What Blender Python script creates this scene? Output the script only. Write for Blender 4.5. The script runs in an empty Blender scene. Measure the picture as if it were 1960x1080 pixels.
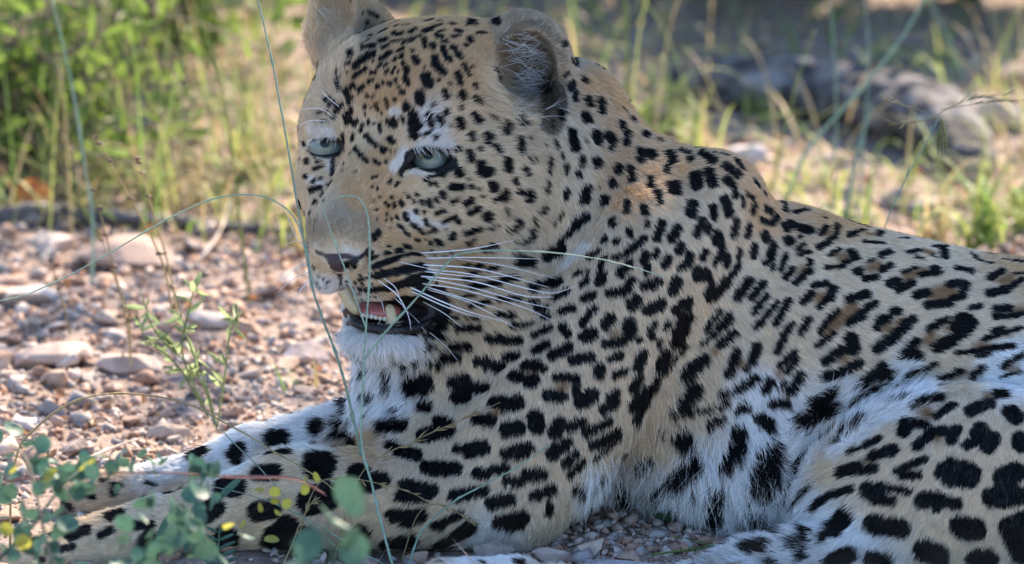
import bpy, math, random, time
import numpy as np
from mathutils import Vector, Matrix
from mathutils.bvhtree import BVHTree
from mathutils.kdtree import KDTree

T0 = time.time()
SC = bpy.context.scene
COL = SC.collection
R = math.radians

# ------------------------------------------------------------------ camera
PITCH = R(13.0)
DIST = 7.0
PX = 0.65 / 1960.0            # metres per photo pixel at the animal
FWD = np.array([0.0, math.cos(PITCH), -math.sin(PITCH)])
UPV = np.array([0.0, math.sin(PITCH), math.cos(PITCH)])
RGT = np.array([1.0, 0.0, 0.0])
CAM = -(FWD * DIST + UPV * (540 - 1020) * PX)

def P(px, py, d=0.0):
    """a place given by photo column, photo row and depth behind the animal's head (in the same unit) -> metres"""
    z = DIST + np.asarray(d, float) * PX
    X = (np.asarray(px, float) - 980) * PX * z / DIST
    V = (540 - np.asarray(py, float)) * PX * z / DIST
    return CAM + FWD * z[..., None] + RGT * X[..., None] + UPV * V[..., None]

def G(px, py, lift=0.0):
    """the point of the flat ground seen at photo column, row"""
    dr = FWD * DIST + RGT * (px - 980) * PX + UPV * (540 - py) * PX
    t = (lift - CAM[2]) / dr[2]
    return CAM + dr * t

def V3(a): return Vector((float(a[0]), float(a[1]), float(a[2])))

cam_d = bpy.data.cameras.new('camera'); cam = bpy.data.objects.new('camera', cam_d); COL.objects.link(cam)
cam.location = V3(CAM); cam.rotation_euler = (R(90) - PITCH, 0, 0)
cam_d.sensor_width = 36; cam_d.lens = 36 * DIST / 0.65
cam_d.clip_start = 0.1; cam_d.clip_end = 500
cam_d.dof.use_dof = True; cam_d.dof.focus_distance = DIST - 0.01
cam_d.dof.aperture_fstop = 8.5
SC.camera = cam

# ------------------------------------------------------------------ light
SUN_EL, SUN_AZ = 41.0, 28.0      # azimuth: degrees to the right of straight behind the animal
W = bpy.data.worlds.new('World'); SC.world = W; W.use_nodes = True
nt = W.node_tree
bg = nt.nodes['Background']; bg.inputs['Strength'].default_value = 0.132
sky = nt.nodes.new('ShaderNodeTexSky'); sky.sky_type = 'NISHITA'; sky.sun_disc = False; sky.ozone_density = 4.0; sky.dust_density = .4
sky.sun_elevation = R(SUN_EL); sky.sun_rotation = R(SUN_AZ)
nt.links.new(sky.outputs[0], bg.inputs['Color'])
sl = bpy.data.lights.new('sun', 'SUN'); sun = bpy.data.objects.new('sun', sl); COL.objects.link(sun)
sl.energy = 5.0; sl.angle = R(0.5); sl.color = (1.0, 0.85, 0.66)
_a, _e = R(SUN_AZ), R(SUN_EL)
SUNV = Vector((math.sin(_a) * math.cos(_e), math.cos(_a) * math.cos(_e), math.sin(_e)))
sun.rotation_euler = SUNV.to_track_quat('Z', 'Y').to_euler()
SC.view_settings.view_transform = 'Standard'; SC.view_settings.look = 'None'
SC.view_settings.exposure = 1.75; SC.view_settings.gamma = 1.0
SC.view_settings.use_curve_mapping = False
SC.cycles.use_denoising = True
SC.cycles.max_bounces = 6; SC.cycles.diffuse_bounces = 3; SC.cycles.transparent_max_bounces = 6
SC.cycles.sample_clamp_indirect = 4.0
SC.cycles_curves.shape = 'RIBBONS'
SC.render.hair_type = 'STRAND' if hasattr(SC.render, 'hair_type') else 'STRAND'

# ------------------------------------------------------------------ helpers
def tag(o, label=None, cat=None, group=None, kind=None):
    if label: o['label'] = label
    if cat: o['category'] = cat
    if group: o['group'] = group
    if kind: o['kind'] = kind
    return o

def empty(name, loc):
    o = bpy.data.objects.new(name, None); COL.objects.link(o)
    o.location = V3(loc); o.empty_display_size = 0.02
    return o

def setpar(o, parent):
    if parent is not None:
        o.parent = parent
        o.matrix_parent_inverse = Matrix.Translation(-Vector(parent.location)) if parent.type == 'EMPTY' else Matrix()

def link(name, me, mat=None, parent=None, smooth=True):
    o = bpy.data.objects.new(name, me); COL.objects.link(o)
    if mat is not None and len(me.materials) == 0: me.materials.append(mat)
    if smooth and hasattr(me, 'polygons') and len(me.polygons):
        me.polygons.foreach_set('use_smooth', np.ones(len(me.polygons), bool))
    setpar(o, parent)
    return o

def np_mesh(name, v, quads=None, tris=None):
    me = bpy.data.meshes.new(name)
    v = np.asarray(v, np.float32)
    me.vertices.add(len(v)); me.vertices.foreach_set('co', v.ravel())
    loops = []; starts = []; n = 0
    if quads is not None and len(quads):
        q = np.asarray(quads, np.int32); loops.append(q.ravel()); starts.append(np.arange(len(q)) * 4); n = len(q) * 4
    if tris is not None and len(tris):
        t = np.asarray(tris, np.int32); loops.append(t.ravel()); starts.append(n + np.arange(len(t)) * 3)
    L = np.concatenate(loops); S = np.concatenate(starts).astype(np.int32)
    me.loops.add(len(L)); me.loops.foreach_set('vertex_index', L.astype(np.int32))
    me.polygons.add(len(S)); me.polygons.foreach_set('loop_start', S)
    me.update(calc_edges=True); me.validate()
    return me

class NG:
    """tiny node-graph helper"""
    def __init__(s, name):
        s.m = bpy.data.materials.new(name); s.m.use_nodes = True
        s.t = s.m.node_tree; s.b = s.t.nodes['Principled BSDF']; s.o = s.t.nodes['Material Output']
    def n(s, ty, **kw):
        nd = s.t.nodes.new(ty)
        for k, v in kw.items():
            if k.startswith('i_'): nd.inputs[int(k[2:]) if k[2:].isdigit() else k[2:]].default_value = v
            else: setattr(nd, k, v)
        return nd
    def l(s, a, b): s.t.links.new(a, b)
    def ramp(s, fac, stops):
        r = s.n('ShaderNodeValToRGB'); cr = r.color_ramp
        while len(cr.elements) > 1: cr.elements.remove(cr.elements[0])
        cr.elements[0].position = stops[0][0]; cr.elements[0].color = (*stops[0][1], 1)
        for p, c in stops[1:]:
            e = cr.elements.new(p); e.color = (*c, 1)
        s.l(fac, r.inputs[0]); return r.outputs[0]
    def noise(s, scale, detail=4, rough=0.6, vec=None):
        nd = s.n('ShaderNodeTexNoise'); nd.inputs['Scale'].default_value = scale
        nd.inputs['Detail'].default_value = detail; nd.inputs['Roughness'].default_value = rough
        if vec is None:
            g = s.n('ShaderNodeNewGeometry'); vec = g.outputs['Position']
        s.l(vec, nd.inputs['Vector']); return nd
    def bump(s, h, strength=0.3, dist=0.002):
        b = s.n('ShaderNodeBump'); b.inputs['Strength'].default_value = strength; b.inputs['Distance'].default_value = dist
        s.l(h, b.inputs['Height']); s.l(b.outputs[0], s.b.inputs['Normal'])

def mat_plain(name, col, rough=0.6, var=0.25, scale=60, bump=0.2, trans=0.0, spec=0.3, objvar=0.0, bdist=0.001):
    g = NG(name)
    nz = g.noise(scale)
    c1 = tuple(max(0, c * (1 - var)) for c in col); c2 = tuple(min(1, c * (1 + var)) for c in col)
    out = g.ramp(nz.outputs['Fac'], [(0.3, c1), (0.7, c2)])
    if objvar:
        oi = g.n('ShaderNodeObjectInfo'); hs = g.n('ShaderNodeHueSaturation')
        mr = g.n('ShaderNodeMapRange'); mr.inputs[3].default_value = 1 - objvar; mr.inputs[4].default_value = 1 + objvar
        g.l(oi.outputs['Random'], mr.inputs[0]); g.l(mr.outputs[0], hs.inputs['Value'])
        g.l(out, hs.inputs['Color']); out = hs.outputs[0]
    g.l(out, g.b.inputs['Base Color'])
    g.b.inputs['Roughness'].default_value = rough
    g.b.inputs['Specular IOR Level'].default_value = spec
    if bump: g.bump(nz.outputs['Fac'], bump, bdist)
    if trans:
        tr = g.n('ShaderNodeBsdfTranslucent'); g.l(out, tr.inputs[0])
        mx = g.n('ShaderNodeMixShader'); mx.inputs[0].default_value = trans
        g.l(g.b.outputs[0], mx.inputs[1]); g.l(tr.outputs[0], mx.inputs[2]); g.l(mx.outputs[0], g.o.inputs[0])
    return g.m

def smin(a, b, k):
    h = np.clip(0.5 + 0.5 * (b - a) / k, 0, 1)
    return b + (a - b) * h - k * h * (1 - h)
# coat pattern: blotches, plus shoulder-crease shade as dark strokes (x1 y1 x2 y2 width) read per patch of the coat; patch = (left, top, zoom)
SPOTS_CREASES = [
((560,0,6.125), """700 40 820 150 60;880 130 1000 200 50;870 250 870 270 50;840 350 870 375 45;770 410 780 420 36;890 420 930 420 45;1040 295 1110 270 60;1020 385 1090 350 55;1150 290 1290 235 30;1390 230 1450 220 65;1200 320 1350 300 45;1170 410 1290 395 50;1370 385 1430 360 60;1560 165 1620 175 35;1640 180 1780 175 35;1550 260 1640 240 45;1700 250 1760 260 40;1530 380 1620 350 70;1640 330 1740 300 45;1670 400 1770 360 35;1860 285 1880 295 80;1900 360 1950 370 50;1860 435 1950 430 45;800 550 900 465 45;820 580 950 540 65;1010 490 1100 465 55;1160 495 1300 480 40;1300 510 1420 460 50;1480 440 1490 440 50;1540 460 1550 550 60;1690 435 1750 440 60;1740 490 1810 490 50;1050 570 1120 540 55;1240 600 1290 580 55;680 620 680 670 75;730 780 950 630 75;1040 700 1140 620 70;940 725 950 725 35;1635 515 1635 570 80;1760 560 1770 620 70;1770 620 1840 720 75;1880 570 1950 660 70;1430 680 1460 730 85;1400 590 1410 610 45;1200 700 1210 710 60;1270 670 1290 650 50;1660 680 1670 760 95;1670 760 1760 850 95;1290 740 1290 780 45;1330 800 1340 850 75;720 910 860 820 65;640 760 670 750 55;650 865 655 865 40;1000 790 1050 770 50;1080 770 1120 750 40;1090 840 1100 870 45;1170 870 1200 790 40;1230 840 1235 840 35;910 870 970 860 55;530 860 540 860 50;540 940 550 1040 60;1560 910 1590 990 135;1320 920 1350 970 75;1215 930 1215 960 45;890 965 940 945 50;1060 980 1065 970 50;1130 985 1150 985 60;620 1080 720 1010 70;780 1060 830 1030 75;990 1015 1010 1015 65;1700 945 1705 955 50;1540 790 1550 800 35;1835 990 1840 990 50;1930 880 1950 930 90;1240 1030 1245 1030 45;1120 820 1110 850 35"""),
((820,0,6.125), """500 170 540 165 55;640 185 680 190 70;500 240 500 290 100;440 305 560 305 40;780 230 790 280 110;300 200 340 195 55;330 365 390 375 50;560 395 670 390 50;250 435 360 425 40;480 475 490 475 80;420 540 440 540 50;300 560 310 600 80;310 600 380 690 55;410 770 470 880 60;350 880 370 980 85;510 790 515 800 40;540 990 560 1040 50;1590 300 1595 310 30;1590 500 1610 530 60;1600 880 1640 860 60;1720 690 1740 760 70;1830 920 1830 960 55;1640 1000 1700 960 70"""),
((560,160,6.125), """380 200 450 160 50;430 260 490 220 70;500 330 580 250 75;470 380 490 400 50;400 330 410 340 50;300 360 330 350 45;340 450 400 440 35;650 220 700 170 65;880 150 890 150 60;950 140 940 180 40;1000 240 960 260 40;990 290 1010 310 50;1090 190 1105 220 50;1110 270 1110 280 45;1200 190 1200 195 55;1270 110 1300 110 65;1490 140 1490 210 120;1330 250 1325 290 90;850 260 840 290 55;915 290 915 290 35;1050 350 1050 360 35;860 350 860 370 35;620 390 690 310 75;630 460 690 420 70;720 480 750 440 70;1410 360 1420 600 120;1450 400 1480 480 90;1130 450 1150 480 80;1180 430 1200 500 75;1280 410 1300 460 50;1600 370 1610 440 90;1630 500 1640 510 65;1710 400 1740 460 80;1800 320 1810 350 75;1645 240 1650 250 55;1780 90 1800 160 75;890 430 890 480 45;950 460 950 480 35;1020 480 1030 560 55;820 480 800 560 50;590 600 600 690 50;710 600 700 660 55;860 610 900 660 70;900 660 980 740 60;1060 770 1065 790 90;1130 650 1170 690 75;1145 790 1145 795 35;1200 795 1200 795 25;680 820 670 840 45;730 760 800 850 60;800 850 880 920 55;620 790 615 800 35;960 910 1010 950 50;1080 920 1090 930 45;1130 880 1130 880 30;1540 600 1590 570 55;1660 630 1700 630 60;1850 480 1870 500 35;130 690 140 720 45;165 900 165 920 65;270 920 300 920 45;180 790 230 850 30;240 860 330 930 25;90 870 90 890 30;240 1010 350 970 45;600 930 600 960 30;660 130 640 150 60"""),
((820,160,6.125), """380 120 390 170 90;540 170 600 230 60;370 280 380 300 55;350 420 390 500 90;540 380 590 440 95;730 380 740 400 45;890 500 890 580 100;1000 400 1040 470 70;500 600 520 650 75;695 620 700 680 100;610 770 610 790 50;780 750 830 800 75;480 810 510 900 90;1060 670 1080 800 85;1170 620 1190 660 30;1180 860 1200 910 45;1260 870 1265 890 40;1440 480 1440 540 40;1550 330 1560 410 90;1850 380 1870 440 95;1740 120 1740 200 55;1900 220 1910 270 70;1490 680 1510 760 60;1700 560 1700 720 100;1700 720 1730 790 60;1850 680 1860 690 35;1570 830 1580 880 50;1430 870 1430 1050 45;1365 720 1370 740 30;1620 970 1620 1060 60;1810 870 1790 980 55;1950 600 1950 650 60;920 910 940 1010 110;610 950 610 1040 110;680 1030 720 1030 110;1120 990 1160 1060 70;340 1010 370 1060 110;230 1020 240 1020 50;350 760 360 770 70;1770 1060 1780 1070 70;1950 880 1950 980 60"""),
((560,320,6.125), """150 100 160 130 50;240 180 260 150 50;320 130 330 140 45;210 280 330 240 60;400 210 420 270 35;330 340 360 320 40;370 390 370 395 40;240 430 270 400 50;300 460 320 440 40;200 550 205 540 55;190 880 190 1000 35;250 780 270 620 18;580 40 590 50 30;730 70 740 60 30;930 130 990 110 35;920 230 940 230 35;990 240 1000 260 40;1160 130 1130 190 45;1200 220 1240 180 50;1020 350 1025 355 40;950 380 950 390 35;1090 420 1120 460 50;1160 350 1160 360 50;1180 440 1190 460 60;1260 400 1290 450 60;1300 300 1305 305 30;1350 350 1365 350 50;1450 310 1465 330 50;1420 390 1425 410 50;1510 400 1530 430 55;1600 400 1610 440 75;1680 370 1710 400 55;1680 190 1700 220 55;1610 190 1620 200 60;1560 150 1570 140 60;1600 120 1720 90 40;1740 90 1790 90 65;1840 30 1860 30 60;1750 310 1780 350 75;1450 510 1460 530 60;1540 530 1550 540 50;1690 540 1770 515 60;1320 560 1340 610 75;1210 580 1230 590 50;1100 540 1105 570 35;985 500 990 500 35;1095 615 1100 620 40;1155 610 1160 620 35;990 615 990 615 25;1240 690 1280 710 55;1400 680 1440 690 60;1440 710 1540 780 55;1560 630 1580 670 60;1650 720 1670 740 65;1590 770 1610 770 45;1770 650 1910 590 60;1800 730 1800 730 30;1310 760 1370 795 50;1145 720 1145 720 30;1000 750 1010 790 70;950 800 960 840 70;900 870 900 880 35;1440 855 1480 860 50;1560 850 1600 855 35;1620 880 1620 905 50;1700 860 1720 900 70;1870 800 1880 840 75;1120 930 1150 930 35;1100 1010 1140 1015 60;1220 990 1270 980 70;1320 940 1370 950 70;930 1000 930 1050 50"""),
((820,320,6.125), """280 410 350 380 60;270 235 400 235 90;640 90 690 100 80;480 140 480 150 45;510 230 515 240 60;590 260 590 260 50;630 350 640 350 45;450 430 500 390 90;490 540 590 490 75;690 580 700 585 130;750 210 770 250 105;790 380 830 350 75;890 290 900 370 90;830 370 900 370 70;1020 160 1030 180 80;1150 80 1160 95 60;1080 290 1090 300 85;1190 320 1180 380 110;910 480 930 540 40;1040 620 1070 660 90;950 750 1030 740 80;1000 700 1010 690 60;450 780 600 730 75;690 740 820 680 40;270 840 300 790 75;100 860 150 900 70;470 910 540 850 55;350 640 355 640 70;650 970 780 930 80;1390 310 1420 180 50;1330 540 1390 470 65;1250 600 1260 640 50;1200 760 1280 690 50;1120 900 1240 830 80;1010 900 1060 900 50;1620 300 1620 380 65;1760 90 1770 110 80;1610 20 1610 60 55;1850 280 1860 400 85;1790 420 1830 400 70;1470 670 1590 540 40;1560 870 1700 740 75;1740 690 1850 600 120;1400 1050 1560 950 140;1500 1000 1560 990 150;1000 1020 1050 1000 40;1880 1060 1940 1050 60;30 980 40 1000 40;80 1040 80 1045 40;190 1045 190 1050 45;270 1000 280 990 45"""),
((560,480,6.125), """1746 490 1788 674 150;1788 674 1764 857 150;1764 857 1684 980 120;1684 980 1560 1040 80;1640 420 1780 640 150;1720 560 1700 760 120;1560 820 1700 720 110;1000 60 900 100 50;880 40 900 130 40;950 190 1150 120 70;1150 120 1480 50 90;780 345 1000 290 40;1000 290 1300 230 90;1300 230 1540 190 100;860 460 1100 440 65;1100 440 1380 360 90;1380 360 1600 300 120;1300 560 1600 560 250;1350 700 1600 720 230;1500 800 1650 600 200;1040 240 1050 240 55;900 260 910 265 50;800 290 800 290 35;640 360 645 365 30;735 380 740 385 40;820 395 830 395 40;940 395 945 400 35;700 430 710 435 40;780 450 810 450 50;780 500 785 500 40;880 520 890 520 50;960 530 1000 540 50;1080 580 1150 600 50;980 580 990 580 40;650 405 650 410 25;240 180 260 220 30;350 330 355 330 28;400 370 405 370 28;440 350 440 350 22;300 300 310 310 25;290 380 330 440 28;390 430 395 430 25"""),
((820,480,6.125), """1060 140 1190 150 130;560 190 640 180 60;500 260 580 260 60;700 240 800 200 50;420 200 480 160 50;430 330 520 340 60;860 350 1020 340 70;560 420 850 390 70;500 430 600 430 70;1200 440 1500 380 100;1400 380 1540 370 110;1880 80 1900 80 80;1720 280 1790 250 65;1880 240 1870 290 50;1790 420 1870 350 70;1480 560 1640 480 70;1840 560 1900 550 100;1560 720 1700 680 90;400 550 530 530 50;500 650 700 610 60;830 580 1060 570 70;1170 600 1300 600 50;1250 690 1380 680 80;1340 770 1420 770 80;800 760 1000 760 80;190 810 350 780 60;470 800 600 780 50;960 880 1200 860 70;340 920 600 900 90;1240 1000 1430 910 80;1570 900 1640 980 110;1800 860 1950 680 100;1800 1000 1900 980 110;20 960 100 930 70;140 1040 200 1030 60"""),
((1040,110,4), """220 20 250 60 50;310 160 330 190 40;210 220 220 240 60;250 270 250 330 50;340 320 360 370 60;440 330 450 420 60;330 450 340 480 75;220 570 240 700 75;60 500 60 550 30;410 580 420 660 60;500 600 530 640 70;540 640 510 710 50;330 640 330 645 25;300 770 290 840 45;270 890 280 900 50;400 790 420 820 70;580 850 570 880 75;660 850 680 950 60;520 950 535 990 60;430 1000 430 1005 25;180 1030 180 1060 50;340 1010 320 1060 70;600 500 600 540 55;640 570 630 670 55;820 930 820 1000 60;870 1030 880 1070 55;770 600 790 580 70;620 400 625 410 40;740 470 790 510 50;670 480 690 470 50;870 620 890 640 60;930 580 990 610 55;1090 635 1170 650 60;740 710 740 800 55;800 740 830 750 75;960 730 1000 800 70;960 820 940 880 50;1050 710 1110 740 60;1120 770 1130 790 60;1210 740 1300 790 70;1320 730 1390 750 55;1400 830 1490 900 70;1480 790 1520 850 60;1270 870 1290 950 80;1300 960 1300 980 70;1170 910 1170 980 100;1400 930 1440 970 65;1465 1000 1470 1060 45;990 980 1010 1040 90;1620 950 1650 990 50;1680 1030 1700 1050 40"""),
((1040,370,4), """470 40 470 80 70;640 60 640 150 55;770 110 780 160 65;800 220 795 260 45;880 40 890 90 45;530 210 535 240 65;660 290 670 330 55;560 370 570 370 60;470 350 470 370 50;640 460 770 350 60;910 230 870 350 70;1030 270 980 350 75;1140 80 1130 170 80;1300 110 1300 190 65;1220 200 1170 320 65;1270 250 1250 310 50;1390 50 1420 150 80;1470 10 1470 30 50;1340 330 1320 370 90;1360 380 1350 500 60;1320 500 1310 550 45;1240 450 1210 500 60;1400 480 1400 550 60;1500 440 1490 560 45;1490 560 1400 680 55;1400 680 1270 800 80;1290 680 1240 780 50;1050 410 1040 440 80;1120 480 1110 540 70;1100 540 1040 580 60;960 500 930 550 70;870 450 850 480 60;790 480 770 510 80;800 570 790 610 60;590 480 550 500 50;430 440 360 500 40;470 500 440 560 50;660 540 590 620 75;450 620 430 680 80;680 670 640 740 65;640 750 500 770 70;880 680 770 710 75;830 720 840 730 50;1020 680 990 750 90;1180 610 1250 630 100;1160 640 1200 650 70;380 780 320 810 70;520 960 480 1010 85;660 1000 650 1030 100;710 830 680 860 100;900 850 800 900 90;1110 830 1010 900 80;1120 830 1110 880 50;1100 960 1030 1060 90;860 1000 820 1040 50;960 1000 930 1030 55;1480 210 1455 330 55;1580 250 1560 330 55;1530 30 1530 100 40;1620 80 1600 150 45;1560 10 1610 40 35;1700 120 1740 140 60;1790 180 1740 230 55;1660 200 1720 230 45;1840 130 1850 140 50;1620 400 1610 490 55;1690 320 1710 350 70;1760 400 1740 480 70;1750 500 1690 540 50;1860 470 1820 590 50;1760 550 1750 590 40;1580 670 1490 800 75;1680 700 1600 800 65;1700 680 1680 700 40;1350 910 1250 1050 50;1430 930 1310 1070 50;1710 790 1620 910 60;1880 820 1780 1000 60;1790 840 1700 950 50;1690 960 1620 1040 55;1910 580 1860 660 50"""),
((1470,370,4), """100 70 130 140 50;180 80 230 80 35;200 150 300 130 55;390 140 440 130 40;430 190 440 190 45;510 155 580 150 40;640 180 700 185 45;760 195 830 190 30;900 210 1000 215 15;130 260 190 240 80;150 360 160 370 80;250 270 330 290 65;240 350 250 330 35;230 430 280 390 45;240 470 320 450 45;400 320 450 260 45;530 240 520 320 45;510 340 440 390 50;380 420 430 390 50;610 340 730 280 45;640 310 660 320 60;850 270 900 265 50;860 290 850 330 50;740 375 880 385 50;470 480 550 430 40;630 450 670 500 70;440 575 500 570 45;540 575 620 520 45;680 600 700 600 70;740 660 830 640 55;870 590 940 550 55;770 530 810 510 30;860 480 930 450 55;1040 290 1080 255 60;1100 250 1180 250 25;1010 350 1090 350 50;1190 330 1400 330 45;1260 290 1330 300 35;1070 460 1150 440 55;1130 490 1180 500 35;1260 410 1360 410 50;1330 410 1350 500 65;1260 480 1300 500 35;1540 390 1700 360 40;1700 360 1860 430 45;1550 440 1680 440 35;1550 460 1600 510 50;1600 510 1700 540 50;1790 510 1950 530 60;1440 575 1560 600 50;1030 610 1140 570 35;930 700 990 670 70;990 740 1110 690 65;1170 630 1240 620 50;1270 580 1290 610 75;1130 790 1220 760 70;1380 700 1500 690 60;1510 690 1490 770 70;1490 790 1410 810 60;1220 860 1400 840 65;1550 880 1620 870 50;1700 650 1790 600 65;1690 770 1830 740 65;1830 740 1950 660 50;1890 620 1950 620 45;1740 890 1850 880 60;1740 950 1950 930 50;130 650 190 580 50;320 520 310 560 50;330 590 210 690 55;350 710 450 690 55;280 830 330 770 65;500 730 470 800 80;470 800 390 870 60;620 820 760 770 70;820 840 620 990 60;540 900 400 1050 45;930 950 830 1030 65;960 910 1000 900 65;1120 960 1000 1060 65;1380 960 1230 1050 45;1480 970 1560 1000 90;1430 1030 1520 1040 90;320 960 250 1060 50;190 1000 130 1070 50;1720 1060 1800 1040 50"""),
((1040,600,4), """330 180 370 160 100;470 240 600 220 75;650 170 680 110 90;60 320 200 260 70;720 200 730 210 55;820 170 830 180 70;230 360 360 340 85;510 350 590 330 65;430 430 430 460 90;540 480 630 440 60;100 490 260 500 65;250 540 250 610 60;40 630 140 640 95;290 680 370 630 110;500 640 560 610 65;450 740 550 690 80;760 320 720 420 85;730 500 680 590 70;930 310 900 420 90;890 210 880 260 40;1080 60 1020 220 110;780 600 680 720 80;120 850 90 910 110;200 870 300 840 80;320 920 500 830 75;380 1010 560 920 80;60 1060 180 1000 90;1100 250 900 480 35;870 500 700 830 60;1440 60 1220 240 45;1460 160 1350 240 70;1230 360 1100 480 100;1480 300 1420 470 75;1640 260 1600 360 80;1600 360 1560 430 60;1150 590 1080 710 110;1200 580 1180 640 60;1000 760 1010 770 60;1080 770 1250 740 50;1250 740 1420 690 50;1630 500 1500 580 70;1500 590 1370 620 60;1730 530 1700 590 70;1870 120 1790 300 65;1560 660 1500 690 30;1570 730 1490 750 60;1270 870 1380 810 60;1670 810 1730 860 100;1640 790 1660 800 60;900 900 930 900 50;1050 950 1100 980 120;1500 930 1480 1060 120"""),  # two long strokes are the shadow in the shoulder crease, painted black
((1470,600,4), """310 50 250 150 60;200 300 100 400 60;220 350 150 450 55;480 30 400 150 50;500 160 380 250 55;730 30 610 80 55;250 480 180 600 80;130 530 90 600 40;40 700 150 700 80;0 560 40 540 60;640 200 650 270 110;560 280 440 370 75;700 380 600 440 80;600 440 450 490 80;880 40 830 110 75;1090 60 960 180 85;960 190 840 270 90;880 420 880 490 110;800 470 700 560 80;820 580 680 670 60;680 670 620 730 65;480 620 330 690 80;430 740 240 860 150;1360 50 1240 120 60;1500 60 1480 130 150;1420 200 1300 260 100;1120 230 1050 330 90;1100 340 1150 330 80;1290 390 1030 500 40;1000 530 920 600 30;1640 420 1560 490 60;1480 440 1270 530 50;1500 540 1300 580 30;1950 110 1650 200 40;1880 250 1720 270 50;1700 270 1450 310 40;1600 330 1700 310 40;1950 320 1800 410 50;1940 450 1780 490 30;760 740 560 880 35;500 930 300 1060 35;600 900 500 1000 50;700 850 640 900 50;1050 670 900 700 45;1330 650 1100 720 50;1420 700 1290 790 60;1060 840 1040 910 100;1100 850 1200 860 70;1750 620 1810 620 80;1700 690 1540 750 90;1850 750 1900 800 110;1440 890 1400 970 90;1350 900 1250 910 80;1250 920 1140 1020 80;1630 880 1600 930 110;1720 960 1680 1020 120;1600 980 1520 1010 80;1930 960 1930 1010 120;850 960 760 1010 60;740 1020 620 1070 40;960 1050 900 1060 90;20 850 20 880 80"""),
((1470,810,4), """950 210 790 260 80;560 380 700 340 90;700 370 820 350 70;980 370 1200 280 60;1030 400 1150 400 70;1330 380 1400 320 110;1400 420 1550 430 130;1500 330 1580 380 100;1800 420 1900 380 150;1720 570 1900 560 150;350 660 450 570 60;450 570 640 510 60;760 520 830 560 130;830 480 1080 530 60;880 590 950 600 80;1180 600 1280 590 120;1280 590 1450 620 90;1280 670 1300 670 60;580 720 480 830 110;480 830 410 900 60;800 780 1020 810 140;1450 780 1600 790 120;1500 830 1600 830 130;1850 800 1900 900 160;1950 780 1950 980 200;290 830 260 1020 70;620 1010 480 1070 120;780 1040 900 1060 110;1200 980 1300 1020 170;1600 1050 1680 1050 160;50 840 110 840 50;180 930 200 930 60;480 120 250 280 45;250 280 170 460 45;160 460 130 560 40;330 500 230 610 60"""),
((1040,810,4), """150 180 60 250 90;240 240 170 310 75;300 300 200 400 60;60 500 20 540 80;300 480 230 520 60;590 110 380 280 35;1050 90 1100 130 120;830 240 720 340 60;1190 280 1000 430 110;1000 430 850 510 70;1490 100 1470 200 110;1460 200 1390 320 90;1760 180 1760 260 110;1720 300 1680 450 210;1650 480 1690 530 80;640 470 630 600 110;560 590 520 630 80;1160 510 1160 540 40;1330 530 1300 680 120;1290 690 1290 720 80;1030 620 950 680 100;50 620 30 700 60;1580 670 1700 720 80;1940 320 1920 380 60;1900 400 1870 520 50;450 380 400 430 40;1690 840 1820 835 55;1570 960 1720 960 80;1380 980 1280 1020 70;1740 1060 1760 1070 60"""),  # one thin stroke continues the painted crease shadow behind the elbow
((600,600,4), """830 270 930 260 50;980 190 1010 190 40;1060 250 1190 260 70;1000 340 1100 340 85;690 410 780 370 50;880 390 970 410 55;1340 190 1580 210 75;1700 290 1790 240 70;1830 330 1950 270 75;1260 370 1330 370 80;1330 390 1440 420 90;1470 340 1560 330 70;1620 400 1720 400 80;1740 430 1770 430 60;1530 480 1580 490 85;1650 520 1680 520 100;760 560 850 540 150;760 580 850 590 110;1080 530 1160 530 110;1100 650 1170 650 100;1180 580 1330 570 85;1160 490 1180 600 80;820 720 880 730 75;630 740 640 740 60;1380 680 1460 680 90;1480 700 1560 690 110;1250 810 1370 830 90;1490 890 1560 880 120;1700 800 1710 870 120;530 870 680 860 100;560 840 690 830 60;950 830 1040 860 90;840 940 1030 900 110;400 430 410 440 60;550 430 590 580 50;400 600 470 650 50;440 770 450 780 60;240 520 280 560 50;200 620 240 710 70;240 700 290 730 70;180 840 190 860 90"""),
((600,810,4), """130 100 280 90 60;290 170 430 190 90;580 180 640 210 80;640 220 790 250 90;1090 200 1170 200 70;1200 210 1300 190 120;1470 240 1640 190 90;1560 240 1620 220 90;860 340 1090 350 100;900 370 1050 370 80;1250 390 1320 390 85;1380 360 1470 350 80;1480 450 1580 450 80;1640 400 1740 400 100;1690 560 1830 510 80;350 380 330 440 150;400 480 520 430 120;700 480 900 520 100;660 560 850 570 90;1080 560 1160 550 100;1160 540 1310 520 80;1360 620 1500 580 100;600 710 820 710 100;680 770 750 770 60;920 780 1120 700 70;940 790 980 800 50;960 930 1200 790 90;980 950 1080 940 60;1430 760 1600 730 110;1500 800 1580 770 80;500 960 600 910 80;560 930 750 900 110;370 830 300 880 110;1060 1000 1130 1020 50;960 1070 960 1070 40;1290 1070 1290 1070 45;1540 1060 1600 1070 40"""),
((150,700,4), """1520 380 1530 400 150;1720 290 1790 340 110;1850 220 1860 220 60;1250 480 1280 460 110;1480 560 1560 560 120;1810 490 1830 460 100;1020 530 990 540 50;880 680 940 650 110;1190 680 1230 640 110;1200 740 1250 740 50;1450 680 1610 670 70;1780 615 1780 620 70;1810 760 1880 760 180;1370 820 1500 820 110;1100 920 1210 930 130;780 600 830 590 18"""),
((0,810,4), """640 545 720 570 45;500 600 545 650 50;860 470 930 480 40;1120 460 1180 470 40;760 440 820 450 30;570 740 680 710 50;520 870 660 810 75;830 720 920 680 80;770 860 850 820 60;1000 790 1150 780 70;470 970 560 940 60;1560 700 1640 650 150;1130 920 1230 960 160;1700 880 1750 900 150;1080 580 1120 570 45;860 530 870 540 60;380 860 420 850 40;180 970 220 980 40;300 1040 330 1050 50"""),
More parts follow.
